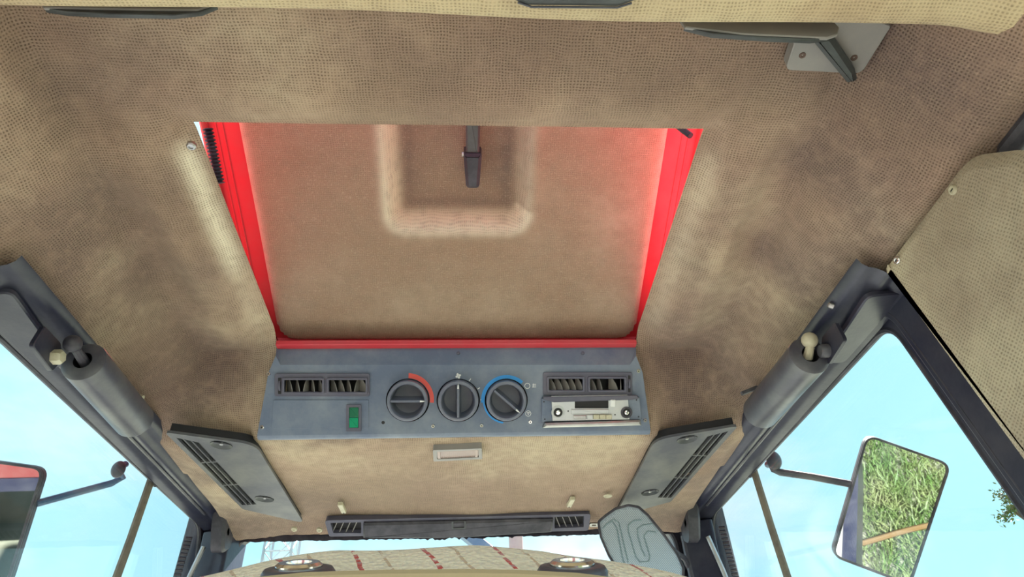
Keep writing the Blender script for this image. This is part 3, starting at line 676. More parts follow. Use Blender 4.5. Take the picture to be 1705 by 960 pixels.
# symbols
def line(m, u0, v0, u1, v1, w=.0007):
    a, b = W(u0, v0), W(u1, v1); d = Vector((b[0]-a[0], b[1]-a[1])); d.normalize(); nx_, ny_ = -d.y*w, d.x*w
    m.prism(fc, [(a[0]+nx_, a[1]+ny_), (a[0]-nx_, a[1]-ny_), (b[0]-nx_, b[1]-ny_), (b[0]+nx_, b[1]+ny_)], 0, .0004)
m = MB(); x, y = W(763, 625.5)
for k in range(4):
    g = fc.rot(x, y, math.pi/2*k+.25)
    m.prism(g, [(.0004, 0), (.0018, -.0016), (.0046, -.0012), (.0052, .0010), (.0032, .0026), (.0012, .0018)], 0, .0004)
build(m, 'fan_symbol', M['white'], con)
m = MB(); line(m, 781, 634, 784, 630); line(m, 795, 647.5, 799, 645); line(m, 800, 665.2, 805, 665, .0009); build(m, 'speed_ticks', M['white'], con)
m = MB(); x, y = W(878, 642); m.plate(fc, [(x+.0052*math.cos(t), y+.0052*math.sin(t)) for t in np.linspace(0, 6.283, 25)[:-1]], [[(x+.0042*math.cos(t), y+.0042*math.sin(t)) for t in np.linspace(0, 6.283, 25)[:-1]]], 0, .0004)
build(m, 'ring_symbol', M['white'], con)
m = MB(); [line(m, 886.5, v, 892.5, v, .0004) for v in (639.3, 641.6, 643.9)]; line(m, 887, 645, 888.5, 638.2, .0004); build(m, 'defrost_symbol', M['white'], con)
m = MB(); x, y = W(879.5, 688); m.plate(fc, [(x+.0052*math.cos(t), y+.0052*math.sin(t)) for t in np.linspace(0, 6.283, 25)[:-1]], [[(x+.0044*math.cos(t), y+.0044*math.sin(t)) for t in np.linspace(0, 6.283, 25)[:-1]]], 0, .0004)
m.plate(fc, [(x-.0026, y+.0022), (x+.0028, y+.0022), (x, y-.0030)], [[(x-.0014, y+.0014), (x+.0015, y+.0014), (x, y-.0014)]], 0, .0004); build(m, 'airflow_symbol', M['white'], con)
# screws of the console
for u, v in ((447, 622), (436, 711), (721, 709), (802, 708), (883, 702), (1074, 699.5), (1063, 617.5)):
    x, y = W(u, v); m = MB(); m.lathe(fc, [(.0036, 0), (.0036, .0008), (.0028, .0018), (.0014, .0018), (.0012, .0008), (1e-4, .0008)], 16, x, y, cap=False); sr = build(m, 'screw', M['chrome'], con)
    m = MB(); m.prism(fc, rect(x-.0011, x+.0011, y-.0004, y+.0004), .0008, .0013); m.prism(fc, rect(x-.0004, x+.0004, y-.0011, y+.0011), .0008, .0013); build(m, 'screw_slot', M['black'], sr)
x, y = W(638, 703); m = MB(); m.lathe(fc, [(.0030, .0003), (1e-4, .0004)], 16, x, y, cap=False); build(m, 'screw_hole', M['black'], con)
fs_ = Fr((0, 1.0428, .675), (1, 0, 0), (0, -.0045, .033))
for u, v in ((763, 588), (970, 588)):
    x, y = fs_.px(u, v); m = MB(); m.lathe(fs_, [(.0034, .001), (.0030, .0028), (1e-4, .0034)], 14, x, y, cap=False); build(m, 'strip_screw', M['ventplastic'], con)

# ------------------------------------------------------------------ car radio
rad = thing('car_radio', fc.P(*W(985, 685)), 'slim silver-faced cassette radio with its knobs missing, right end of console', 'radio')
def rl(u0, v0, u1, v1, r=.001, h=.008): return hl(u0, v0, u1, v1, r, h)
m = MB(); m.prism(fc, [W(902, 702, .006), W(1069, 698, .006), W(1065, 661, .006), W(902, 663, .006)], .0002, .006, .001); build(m, 'mounting_plate', M['console'], rad)
m = MB(); m.plate(fc, [W(920, 700, .008), W(1048, 698, .008), W(1045, 657, .008), W(918, 659, .008)], [rl(957, 666, 1013, 679)], .003, .0095); build(m, 'fascia', M['silver'], rad, bevel=.0006)
m = MB(); m.prism(fc, rl(955, 664, 1015, 681), .0061, .0066); build(m, 'cassette_slot', M['black'], rad)
m = MB(); m.prism(fc, [W(904, 664.5, .008), W(922, 669, .008), W(1047, 665, .008), W(1063, 663, .008), W(1061, 657.5, .008), W(904, 660, .008)], .004, .011, .001); build(m, 'top_tab', M['ventplastic'], rad)
m = MB(); m.prism(fc, [W(904, 712, .012), W(1068, 708, .012), W(1066, 699, .012), W(908, 704, .012)], .0002, .014, .003); build(m, 'lower_lip', M['steel'], rad, label='worn chromed lower lip')
for cu, rr, lab in ((929, .0118, 'chrome spindle ring'), (1043, .0105, 'dark spindle hole')):
    x, y = W(cu, 686, .009)
    m = MB(); m.lathe(fc, [(rr, .0095), (rr, .0105), (rr*.72, .0108), (rr*.66, .0098)], 28, x, y, cap=False); sp = build(m, 'spindle_ring', M['silver'] if cu < 1000 else M['rubber'], rad, label=lab)
    m = MB(); m.lathe(fc, [(rr*.68, .0098), (1e-4, .0098)], 28, x, y, cap=False); build(m, 'spindle_well', M['black'], sp)
    m = MB(); m.lathe(fc, [(.0038, .0095), (.0038, .012), (.002, .0128), (.002, .017), (1e-4, .017)], 18, x, y, cap=False); build(m, 'spindle', M['chrome'], sp)
m = MB(); m.prism(fc, rl(951, 681, 1014, 689, .0005, .011), .009, .0115, .0008); build(m, 'tuning_strip', M['silver'], rad)
m = MB(); m.prism(fc, rl(955, 691, 976, 697.5, .0008, .013), .009, .0135, .001); build(m, 'push_button', M['steel'], rad)
for k in range(4):
    u = 977.5+k*10.5; m = MB(); m.prism(fc, rl(u, 690, u+10, 697.5, .0006, .013), .009, .0135, .0008); pbn = build(m, 'push_button', M['bone'] if k else M['silver'], rad)
m = MB(); m.prism(fc, rl(1016.5, 665, 1025, 677, .002, .012), .009, .0135, .0015); build(m, 'slide_knob', M['white'], rad)
for u, v in ((906, 669), (907.5, 698), (1060.5, 666), (1064, 694), (1024, 690), (946, 684)):
    x, y = W(u, v, .0095); m = MB(); m.lathe(fc, [(.0013, .0062 if u < 910 or u > 1055 else .0096), (1e-4, .0064 if u < 910 or u > 1055 else .0098)], 10, x, y, cap=False); build(m, 'fixing_hole', M['black'], rad)

# ================================================================== LOWER FRONT LINING FITTINGS
ft = Fr((0, 1.20, .5535), (1, 0, 0), (0, -1, 0))
T = lambda u, v, h=0: ft.px(u, v, h)
lamp = thing('dome_lamp', ft.P(*T(761, 751)), 'small rectangular pinkish dome lamp in dark frame below the console', 'lamp')
p4 = [T(722, 763), T(803, 759), T(802, 741), T(721, 744)]
q4 = [T(728, 759.5), T(797, 756), T(797, 743.5), T(728, 746.5)]
m = MB(); m.plate(ft, rnd(p4, .003), [rnd(q4, .001)], -.012, .006); build(m, 'lamp_frame', M['handle'], lamp, bevel=.001)
m = MB(); m.prism(ft, q4, -.01, .0035)
A0, B0 = q4[0]; A1, B1 = q4[2]
build(m, 'lens', M['lens'], lamp)
for k in range(22):
    x = A0+(A1-A0)*(k+.5)/22; m = MB(); m.prism(ft, rect(x-.0008, x+.0008, B0+.0015, B1-.0015), .0035, .0044); build(m, 'lens_rib', M['lens'], lamp)
for x in (A0+.004, A1-.004):
    m = MB(); m.prism(ft, rect(x-.0025, x+.0025, B0+.002, B1-.002, .0006), .0035, .0055); build(m, 'lens_clip', M['lens'], lamp)

def speaker(sg, lab):
    # frame on the flat front lining; mirrored side by side
    f = Fr((0, 1.30, .5560), (1, 0, 0), (0, -1, 0))
    q = lambda x, y: (sg*x, 1.30-y)
    t = thing('overhead_panel', f.P(sg*.42, 0), lab, 'panel', 'vented panels in the front corners of the ceiling')
    def poly(pts, r):
        p = rnd([q(x, y) for x, y in pts], r, 6); return p if area(p) > 0 else p[::-1]
    outl = poly([(.489, 1.078), (.352, 1.128), (.341, 1.512), (.449, 1.425)], [.006, .045, .010, .012])
    # louvre strip slot between two lines parallel to outer edge
    def along(tp, wd): # tp 0..1 along outer edge, wd inward
        x0, y0, x1, y1 = .480, 1.098, .4475, 1.405; dx, dy = x1-x0, y1-y0; l_ = math.hypot(dx, dy)
        return (x0+dx*tp-dy/l_*wd, y0+dy*tp+dx/l_*wd)
    slots = []
    for k in range(3):
        for j in range(3):
            w0 = .003+.0105*k; w1 = w0+.0085; t0, t1 = .0+j*.335, .325+j*.335
            pp = [along(t0+(.025*k if j == 0 else 0), w0), along(t1, w0), along(t1, w1), along(t0+(.025*(k+1) if j == 0 else 0), w1)]
            p = [q(*z) for z in pp]; slots.append(p if area(p) > 0 else p[::-1])
    rec = [(.4105, 1.128, .4), (.393, 1.372, .4)]
    wells = []
    for x, y, _ in rec:
        wells.append([(sg*x+.017*math.cos(a)*1.0 + .004*sg*math.sin(a), 1.30-y+.016*math.sin(a)) for a in np.linspace(0, 2*math.pi, 29)[:-1]])
    m = MB(); m.plate(f, outl, slots+wells, .003, .008); build(m, 'cover', M['speaker'], t, bevel=.0015)
    m = MB(); m.prism(f, inset(outl, .0035), -.012, .0012); build(m, 'back_tray', M['black'], t)
    for k, wl in enumerate(wells):
        n = len(wl); x, y, _ = rec[k]; m = MB(); c = (sg*x, 1.30-y)
        m.add([f.P(a, b, .009) for a, b in wl]+[f.P(c[0]+(a-c[0])*.55, c[1]+(b-c[1])*.55, .0035) for a, b in wl], [(i, (i+1) % n, n+(i+1) % n, n+i) for i in range(n)]+[tuple(range(n, 2*n))])
        wo = build(m, 'screw_well', M['handledark'], t, recalc=True, sharp=50)
        m = MB(); m.prism(f.rot(c[0], c[1], .4*sg), rnd([(-.012, -.0028), (.012, -.0028), (.013, .0028), (-.013, .0028)], .001), .003, .0065, .001); build(m, 'cross_tab', M['speaker'], wo)
        m = MB(); m.lathe(f, [(.0035, .0035), (.003, .0075), (1e-4, .008)], 14, *c, cap=False); build(m, 'screw', M['steel'], wo)
speaker(-1, 'grey louvred ceiling panel in the left front corner, left of the console')
speaker(1, 'grey louvred ceiling panel in the right front corner, above the pale oval mirror')

# centre demister vent
fv = Fr((0, 1.545, .5385), (1, 0, 0), (0, -.084, .010)); 
fv = Fr((0, 1.530, .540), (1, 0, 0), (0, -.60, .36))
Vv = lambda u, v, h=0: fv.px(u, v, h)
cv = thing('demister_vent', fv.P(*Vv(763, 872)), 'long dark demister vent with slanted louvres above the windscreen', 'vent')
out4 = [Vv(549, 890), Vv(979, 880), Vv(983, 852), Vv(541, 863)]
hol = [rnd([Vv(556, 884), Vv(602, 884), Vv(602, 866), Vv(551, 867)], .002), rnd([Vv(923, 876), Vv(971, 874), Vv(972, 856), Vv(923, 857)], .002)]
m = MB(); m.plate(fv, rnd(out4, .007), hol, -.010, .006); build(m, 'vent_frame', M['ventplastic'], cv, bevel=.0015)
for p in hol:
    m = MB(); m.prism(fv, inset(p, -.002), -.02, -.006); vb = build(m, 'vent_back', M['black'], cv)
    A0 = min(x for x, y in p); A1 = max(x for x, y in p); B0 = min(y for x, y in p); B1 = max(y for x, y in p)
    left = A0 < 0
    for k in range(4):
        x = A0+(A1-A0)*(k+.55)/4.6; d = .006 if left else -.006
        m = MB(); m.tube([fv.P(x-d, B0, .001), fv.P(x+d, B1, .001)], .0011, 6); build(m, 'slanted_louvre', M['handle'], cv)
m = MB(); m.prism(fv, rnd([Vv(606, 890), Vv(764, 889), Vv(917, 880), Vv(921, 858), Vv(606, 865)], [.003, .0, .003, .003, .003]), .004, .014, .004); build(m, 'centre_cover', M['rubber'], cv)
m = MB(); m.plate(fv, rnd([Vv(752, 880, .014), Vv(776, 879, .014), Vv(776, 866, .014), Vv(752, 867, .014)], .003), [rnd([Vv(755, 878, .014), Vv(773, 877, .014), Vv(773, 866.5, .014), Vv(755, 867.5, .014)], .002)], .0135, .016); build(m, 'catch', M['handledark'], cv)

# small lining fixings
def button(u, v, r, f=None, h=0, name='lining_screw', lab='', m1='steel', ring=False, dome=.45, grp=None):
    x, y = f.px(u, v, h)
    m = MB()
    if ring: m.lathe(f, [(r, h), (r*.95, h+.0012), (r*.7, h+.0016), (r*.55, h+.0004), (1e-4, h-.0002)], 24, x, y, cap=False)
    else: m.lathe(f, [(r, h-.001), (r, h+r*dome*.5), (r*.85, h+r*dome), (r*.4, h+r*dome*.9), (r*.35, h+r*dome*.4), (1e-4, h+r*dome*.4)], 24, x, y, cap=False)
    return build(m, name, M[m1], label=lab, cat='screw', group=grp)
ff = Fr((0, 1.47, .5545), (1, 0, 0), (0, -1, .02))
button(1012, 825, .0095, ft, .0, 'lining_eyelet', 'pale ring eyelet in the lining right of the demister vent', 'bone', True)
fv2 = Fr((0, 1.555, .537), (1, 0, 0), (0, -.55, .25))
button(490, 880, .0065, fv2, .002, lab='flat screw left of the demister vent, the farther one', m1='bone')
button(532, 881.5, .0065, fv2, .002, lab='flat screw touching the left end of the demister vent', m1='bone')
for (u0, v0, u1, v1, lb) in ((566, 838, 573, 852, 'tan cloth tab on the lining above the left end of the demister vent'), (954, 829, 947, 842, 'tan cloth tab on the lining above the right end of the demister vent')):
    a, b = ft.px(u0, v0), ft.px(u1, v1); d = Vector((b[0]-a[0], b[1]-a[1])).normalized(); g = ft.rot(a[0], a[1], math.atan2(d.y, d.x)); L_ = math.hypot(b[0]-a[0], b[1]-a[1])
    tb = thing('lining_tab', g.o, lb, 'tab'); m = MB(); m.prism(g, rect(0, L_, -.005, .005, .002), -.004, .0035, .001); build(m, 'strap', M['bone'], tb)
    m = MB(); m.lathe(g, [(.003, .003), (1e-4, .0045)], 10, L_-.003, 0, cap=False); build(m, 'rivet', M['rubber'], tb)
m = MB(); x, y = fv2.px(990, 871); m.plate(fv2, rect(x-.012, x+.012, y-.005, y+.005, .004), [rect(x-.007, x+.003, y-.002, y+.002, .001)], .001, .005); build(m, 'clip_bracket', M['steel'], label='small metal clip at the right end of the demister vent', cat='clip')
# screws on the right pillar panel
for u, v, lb, mm in ((1588, 316, 'pale cup screw high on the right pillar panel', 'bone'), (1495, 433, 'chrome cup screw at the front corner of the right pillar panel', 'chrome')):
    p = hitplane(u, v, pfR.P(0, 0, phR(.010)), pfR.ez); g = Fr(p, (0, 1, 0), (0, 0, 1)); 
    if g.ez.x > 0: g = Fr(p, (0, -1, 0), (0, 0, 1))
    m = MB(); m.lathe(g, [(.0055, 0), (.0055, .0015), (.0045, .003), (.003, .0032), (.0025, .002), (1e-4, .002)], 24, cap=False); s_ = build(m, 'cup_screw', M[mm], label=lb, cat='screw')
    m = MB(); m.prism(g, rect(-.002, .002, -.0005, .0005), .002, .0027); build(m, 'slot', M['black'], s_)
p = at(1385, 508, 0, .522); g = Fr((.520, p.y, p.z), (0, -1, 0), (.5, 0, 1)); m = MB(); m.lathe(g, [(.0045, -.004), (.0045, .002), (.003, .0035), (1e-4, .0035)], 16, cap=False); build(m, 'edge_screw', M['steel'], label='dull screw at the lining edge behind the right strut', cat='screw')
p = at(319, 242, 2, .688); g = Fr(p, (1, 0, 0), (0, -1, 0)); m = MB(); m.lathe(g, [(.006, -.002), (.006, .002), (.0045, .0035), (.003, .0037), (.0026, .0022), (1e-4, .0022)], 20, cap=False); build(m, 'rim_screw', M['steel'], label='cup screw at the rear left corner of the roof opening', cat='screw')

# ================================================================== DOOR STRUTS
def strut(sg, pa, pb, lab, ballmat, nut):
    A_, B_ = at(*pa, 0, sg*.502), at(*pb, 0, sg*.502); ax = (B_-A_).normalized()
    g = Fr(A_, ax.cross(Vector((0, 0, 1))), ax.cross(ax.cross(Vector((0, 0, 1))))) ; L_ = (B_-A_).length
    if g.ez.dot(ax) < 0: g = Fr(A_, -g.ex, g.ey)
    t = thing('door_strut', A_, lab, 'strut'); r = .0285
    m = MB(); m.lathe(g, [(.012, -.001), (r-.004, 0), (r, .003), (r, L_-.006), (r-.002, L_-.002), (r-.006, L_), (1e-4, L_+.001)], 40, cap=False)
    build(m, 'sleeve', M['strut'], t, sharp=50)
    m = MB(); m.lathe(g, [(.0125, -.0012), (.0122, .02), (1e-4, .02)], 24, cap=False); build(m, 'sleeve_bore', M['black'], t)
    # ball end
    top = at(nut[0], nut[1], 0, sg*.503)
    m = MB(); m.tube([A_+ax*.01, A_.lerp(top, .5), top], [.0075, .006, .006], 10); m.ball(top, .0115); build(m, 'ball_joint', ballmat, t)
    bt = at(nut[2], nut[3], 0, sg*.515); m = MB(); g2 = Fr(bt+Vector((sg*.010, 0, 0)), (0, 1, 0), (0, 0, 1)); 
    if g2.ez.x*sg > 0: g2 = Fr(g2.o, (0, -1, 0), (0, 0, 1))
    m.lathe(g2, [(.010, 0), (.010, .010), (.008, .013), (1e-4, .013)], 6 if sg < 0 else 18, cap=False); build(m, 'bolt_head', M['bone'] if sg < 0 else M['strut'], t, label='pale yellowed bolt head' if sg < 0 else None)
    br = Fr(bt+Vector((sg*.012, -.01, .006)), (0, 1, 0), (0, 0, 1)); m = MB()
    m.prism(br, rnd([(-.035, -.018), (.02, -.022), (.03, .0), (.012, .018), (-.03, .016)], .006), -.003, .003, .001); build(m, 'bracket', M['frame'], t)
    m = MB(); e_ = at(238 if sg < 0 else 1235, 662 if sg < 0 else 655, 0, sg*.485); m.tube([e_, e_+Vector((sg*.03, .0, .012))], .004, 8); build(m, 'pin', M['bone'] if sg < 0 else M['strut'], t)
strut(-1, (138, 600), (226, 702), 'fat dark grey door strut sleeve on the left header', M['rubber'], (121, 572, 101, 594))
strut(1, (1349, 590), (1264, 688), 'fat dark grey door strut sleeve on the right header', M['bone'], (1348, 566, 1368, 584))

# ================================================================== HANDLES AND LATCH AT THE REAR STRIP
def grab(pts_top, pts_bot, y, lab, name='grab_handle'):
    f = Fr((0, y, .66), (1, 0, 0), (0, 0, 1)); t = thing(name, f.P(*f.px(*pts_bot[0])), lab, 'handle')
    pb_ = [f.px(u, v) for u, v in pts_bot]; pt_ = [f.px(u, v) for u, v in pts_top]
    m = MB(); m.prism(f, pt_ if area(pt_) > 0 else pt_[::-1], .0, .003, .001); build(m, 'bar', M['handle'], t)
    m = MB(); m.prism(f, pb_ if area(pb_) > 0 else pb_[::-1], -.003, .0015, .0008); build(m, 'under_grip', M['handledark'], t)
grab([(58, -6), (75, 17), (250, 20.5), (330, 21), (352, 14), (352, -6)], [(75, 16), (112, 22), (180, 25), (290, 27), (335, 22), (362, 11), (330, 18), (250, 19)], .372, 'slim grey grab bar above the front left, tucked behind the roof strip')
grab([(1132, 38), (1140, 49), (1240, 61), (1376, 67), (1393, 61), (1396, 50), (1385, 38)], [(1139, 47), (1185, 58.5), (1277, 65), (1350, 68), (1378, 65), (1240, 58)], .372, 'slim grey grab bar touching the latch plate on the right')
# latch plate with lever on the main ceiling
fl = Fr((.43, .43, .670), (1, -.0, -.06), (0, -1, 0)); Lq = lambda u, v, h=0: fl.px(u, v, h)
lt = thing('roof_latch', fl.P(*Lq(1390, 90)), 'grey latch plate with a dark wedge lever on the upper right ceiling', 'latch')
m = MB(); p = rnd([Lq(1306, 112), Lq(1432, 118), Lq(1482, 38), Lq(1400, 10), Lq(1322, 62)], [.008, .010, .004, .01, .01]); m.prism(fl, p, -.010, .006, .001); build(m, 'plate', M['handle'], lt)
m = MB(); p = rnd([Lq(1352, 68, .02), Lq(1413, 142, .02), Lq(1430, 138, .02), Lq(1425, 118, .02), Lq(1386, 60, .02)], [.008, .004, .004, .004, .008]); m.prism(fl, p, .004, .020, .005); build(m, 'lever', M['handledark'], lt)
for u, v in ((1336, 92), (1422, 96)):
    x, y = Lq(u, v, .006); m = MB(); m.lathe(fl, [(.0038, .0058), (.0036, .0068), (.0015, .0068), (1e-4, .0050)], 16, x, y, cap=False); build(m, 'rivet', M['rusty'], lt)
# dark handle on the near strip
fz = Fr((0, .33, .600), (1, 0, 0), (0, -1, 0)); Z = lambda u, v, h=0: fz.px(u, v, h)
m = MB(); p = rnd([Z(845, -2, .01), Z(880, 11, .01), Z(1030, 13, .01), Z(1072, -2, .01), Z(1060, -60, .01), Z(850, -60, .01)], [.004, .014, .014, .004, .01, .01])
m.prism(fz, p if area(p) > 0 else p[::-1], -.004, .012, .005); sl = thing('strip_lamp', fz.o + Vector((.06, 0, 0)), 'dark rounded fitting on the near roof strip at the top centre', 'fitting'); build(m, 'housing', M['handledark'], sl)
m = MB(); m.tube([fz.P(*Z(862, 4, .008), .008), fz.P(*Z(885, 11.5, .008), .008), fz.P(*Z(1028, 12.5, .008), .008), fz.P(*Z(1052, 5, .008), .008)], .0012, 6); build(m, 'edge_bead', M['strut'], sl)

# ================================================================== MIRRORS
def mirror(quad, c, n, rim, lab, name='door_mirror', glassm=None):
    n = Vector(n).normalized(); c = Vector(c); P4 = [hitplane(u, v, c, n) for u, v in quad]
    f = Fr(P4[0], P4[1]-P4[0], P4[0]-P4[3])
    if f.ez.dot(CAM-c) < 0: f = Fr(P4[0], P4[0]-P4[1], P4[0]-P4[3])
    p = [((q-f.o).dot(f.ex), (q-f.o).dot(f.ey)) for q in P4]
    if area(p) < 0: p = p[::-1]
    t = thing(name, c, lab, 'mirror'); pr_ = rnd(p, .022, 7)
    m = MB(); m.prism(f, inset(pr_, 0), -.022, -.002, 0); build(m, 'housing', M['rubber'], t, bevel=.004)
    m = MB(); m.plate(f, pr_, [inset(pr_, rim)], -.003, .003); build(m, 'rim', M['rubber'], t, bevel=.001)
    m = MB(); m.prism(f, inset(pr_, rim*.7), -.002, 0); build(m, 'glass', glassm or M['mirror'], t)
    return t, f
c0 = at(1485, 845, 1, 1.30)
mt, mf = mirror([(1443, 722), (1584, 772), (1516, 975), (1384, 925)], c0, (-.35, -1, -.66), .0045, 'rectangular door mirror outside the right glass, reflecting bright grass')
e1 = hitplane(1420, 806, Vector(c0)-Vector((-.35, -1, -.66)).normalized()*.012, Vector((-.35, -1, -.66)).normalized())
m = MB(); b0_ = at(1281, 766, 0, .66); b1_ = at(1288, 781, 0, .67)
m.tube([b1_ + Vector((-.0, .02, .02)), b0_.lerp(b1_, .4), b1_, b1_.lerp(e1, .08)+Vector((0, 0, -.004)), b1_.lerp(e1, .5), e1], .0075, 10); build(m, 'arm', M['strut'], mt)
m = MB(); m.ball(b0_+Vector((.01, 0, .0)), .016, sc=(1, .8, 1.3)); build(m, 'arm_socket', M['strut'], mt)
cl = at(10, 860, 1, 1.22)
mt2, mf2 = mirror([(-110, 752), (76, 778), (10, 985), (-150, 940)], cl, (.18, -1, -.48), .0045, 'door mirror cut by the left frame edge, reflecting red metal')
e1 = hitplane(60, 838, Vector(cl)-Vector((.18, -1, -.48)).normalized()*.012, Vector((.18, -1, -.48)).normalized())
m = MB(); b0_ = at(197, 781, 0, -.66); b1_ = at(204, 794, 0, -.66); b2_ = at(186, 804, 0, -.675)
m.tube([b0_+Vector((0, .02, .02)), b0_, b1_, b2_, b2_.lerp(e1, .5), e1], .0065, 10); build(m, 'arm', M['bluearm'], mt2)
m = MB(); m.ball(b0_, .013, sc=(1, .8, 1.3)); build(m, 'arm_socket', M['strut'], mt2)

# interior mirror: pale ribbed face in dark rounded rim
cI = at(1068, 900, 1, 1.42); nI = Vector((-.25, -1, -.12)).normalized()
fI = Fr(cI, (1, -.25, 0), (0, 0, 1)); fI = Fr(cI, Vector((1, -.25, 0)), Vector((0, -.12, 1)))
if fI.ez.dot(CAM-cI) < 0: fI = Fr(cI, -fI.ex, fI.ey)
I = lambda u, v, h=0: fI.px(u, v, h)
po = [I(994, 868), I(1008, 856), I(1024, 845), I(1046, 839), I(1064, 842), I(1080, 856), I(1108, 890), I(1130, 922), I(1140, 945), I(1138, 985), I(1050, 985), I(1012, 925), I(999, 895)]
if area(po) < 0: po = po[::-1]
po = rnd(po, .012, 4)
im = thing('interior_mirror', cI, 'pale blue-grey oval-cornered mirror with looped grooves hanging at the right of the windscreen', 'mirror')
m = MB(); m.prism(fI, po, -.014, -.001, 0); build(m, 'back_shell', M['rubber'], im, bevel=.003)
m = MB(); m.plate(fI, po, [inset(po, .0048)], -.002, .004); build(m, 'rim', M['rubber'], im, bevel=.001)
m = MB(); m.prism(fI, inset(po, .003), -.001, .001); build(m, 'face', M['backmirror'], im)
m = MB(); pin_ = inset(po, .007)
def inside(p, poly):
    x, y = p; c = False; n = len(poly)
    for i in range(n):
        x0, y0 = poly[i]; x1, y1 = poly[(i+1) % n]
        if (y0 > y) != (y1 > y) and x < (x1-x0)*(y-y0)/(y1-y0)+x0: c = not c
    return c
for k in range(-70, 90):                           # fine slanted lines
    seg = []
    for s_ in range(0, 60):
        u = 1066+k*3.2+s_*2.0-60; v = 838+s_*2.6; q = I(u, v)
        if inside(q, pin_): seg.append(q)
        elif len(seg) > 1: break
    if len(seg) > 2: m.tube([fI.P(*seg[0], .001), fI.P(*seg[-1], .001)], .00035, 4)
build(m, 'fine_lines', M['mirrorline'], im, kind='stuff')
for pth in ([(1004, 880), (1010, 872), (1020, 868), (1027, 880), (1031, 900), (1036, 928), (1040, 940)], [(1012, 870), (1022, 864), (1030, 870), (1034, 886), (1040, 912), (1046, 936)],
            [(1068, 866), (1056, 866), (1046, 874), (1046, 884), (1052, 905), (1058, 926), (1066, 936), (1080, 934), (1082, 926), (1076, 906), (1072, 892), (1078, 884), (1092, 886)],
            [(1086, 872), (1070, 874), (1061, 880), (1062, 892), (1068, 914), (1074, 926)]):
    m = MB(); m.tube([fI.P(*I(u, v), .001) for u, v in pth], .0016, 6); build(m, 'looped_groove', M['mirrorgroove'], im)
m = MB(); m.tube([fI.P(*I(1108, 905), -.012), Vector((.497, 1.56, .47)), Vector((.515, 1.60, .46))], .006, 8); build(m, 'mirror_arm', M['rubber'], im)

# ================================================================== SEAT BACK
def seatmat():
    m = bpy.data.materials.new('cream_striped_seat_cloth'); m.use_nodes = True; t = m.node_tree; b = t.nodes['Principled BSDF']; n = t.nodes.new; l = t.links.new
    b.inputs['Roughness'].default_value = .95; b.inputs['Sheen Weight'].default_value = .3
    uv = n('ShaderNodeUVMap'); uv.uv_map = 'UVMap'
    wv = n('ShaderNodeTexNoise'); wv.inputs['Scale'].default_value = 60; l(uv.outputs[0], wv.inputs['Vector'])
    sep = n('ShaderNodeSeparateXYZ'); l(uv.outputs[0], sep.inputs[0])
    def mth(op, a, bb=None, cc=None):
        q = n('ShaderNodeMath'); q.operation = op
        for i, x in enumerate((a, bb, cc)):
            if x is None: continue
            if isinstance(x, (int, float)): q.inputs[i].default_value = x
            else: l(x, q.inputs[i])
        return q.outputs[0]
    xx = mth('ADD', mth('MULTIPLY_ADD', sep.outputs[1], .38, sep.outputs[0]), mth('MULTIPLY', wv.outputs['Fac'], .004))
    def stripe(period, off, wd):
        fr_ = mth('FRACT', mth('DIVIDE', mth('ADD', xx, off), period)); d = mth('ABSOLUTE', mth('SUBTRACT', fr_, .5))
        return mth('LESS_THAN', d, wd/period/2)
    brk = n('ShaderNodeTexNoise'); brk.inputs['Scale'].default_value = 190; l(uv.outputs[0], brk.inputs['Vector'])
    br = mth('GREATER_THAN', brk.outputs['Fac'], .44)
    def mix(f, A, B):
        q = n('ShaderNodeMix'); q.data_type = 'RGBA'; l(f, q.inputs[0])
        for i, x in ((6, A), (7, B)):
            if isinstance(x, tuple): q.inputs[i].default_value = (*x, 1)
            else: l(x, q.inputs[i])
        return q.outputs[2]
    c = mix(mth('MULTIPLY', wv.outputs['Fac'], .6), (.88, .79, .63), (.70, .60, .45))
    c = mix(mth('MULTIPLY', stripe(.041, .010, .0020), mth('MULTIPLY', br, .75)), c, (.48, .30, .17))
    c = mix(mth('MULTIPLY', stripe(.041, .026, .0026), br), c, (.50, .07, .06))
    l(c, b.inputs['Base Color'])
    v = n('ShaderNodeTexVoronoi'); v.inputs['Scale'].default_value = 330; l(uv.outputs[0], v.inputs['Vector'])
    bp = n('ShaderNodeBump'); bp.inputs['Strength'].default_value = .9; bp.inputs['Distance'].default_value = .002; l(v.outputs['Distance'], bp.inputs['Height']); l(bp.outputs[0], b.inputs['Normal'])
    return m
M['seatcloth'] = seatmat()
M['cream'] = mat('tan_seat_edge', (.42, .33, .20), .8, bump=.3)
seat = thing('seat_back', (0, .40, -.4), 'cream woven seat back with red and tan stripes at the bottom of the view', 'seat')
nxs, nps = 121, 41; vs = []; uv = []
CR = [(at(u, v, 1, .425).x, at(u, v, 1, .425).z) for u, v in ((180, 990), (330, 960), (440, 937), (500, 926), (560, 917), (700, 912), (790, 910), (900, 916), (1000, 931), (1110, 954), (1250, 990))]
PR = [(.330, -.40), (.333, -.12), (.338, -.066), (.345, -.054), (.360, -.044), (.385, -.026), (.405, -.009), (.418, -.001), (.425, 0), (.434, -.002), (.446, -.012), (.452, -.03), (.455, -.10), (.46, -.40)]
pl_ = np.cumsum([0]+[math.hypot(PR[i+1][0]-PR[i][0], min(.06, abs(PR[i+1][1]-PR[i][1]))) for i in range(len(PR)-1)])
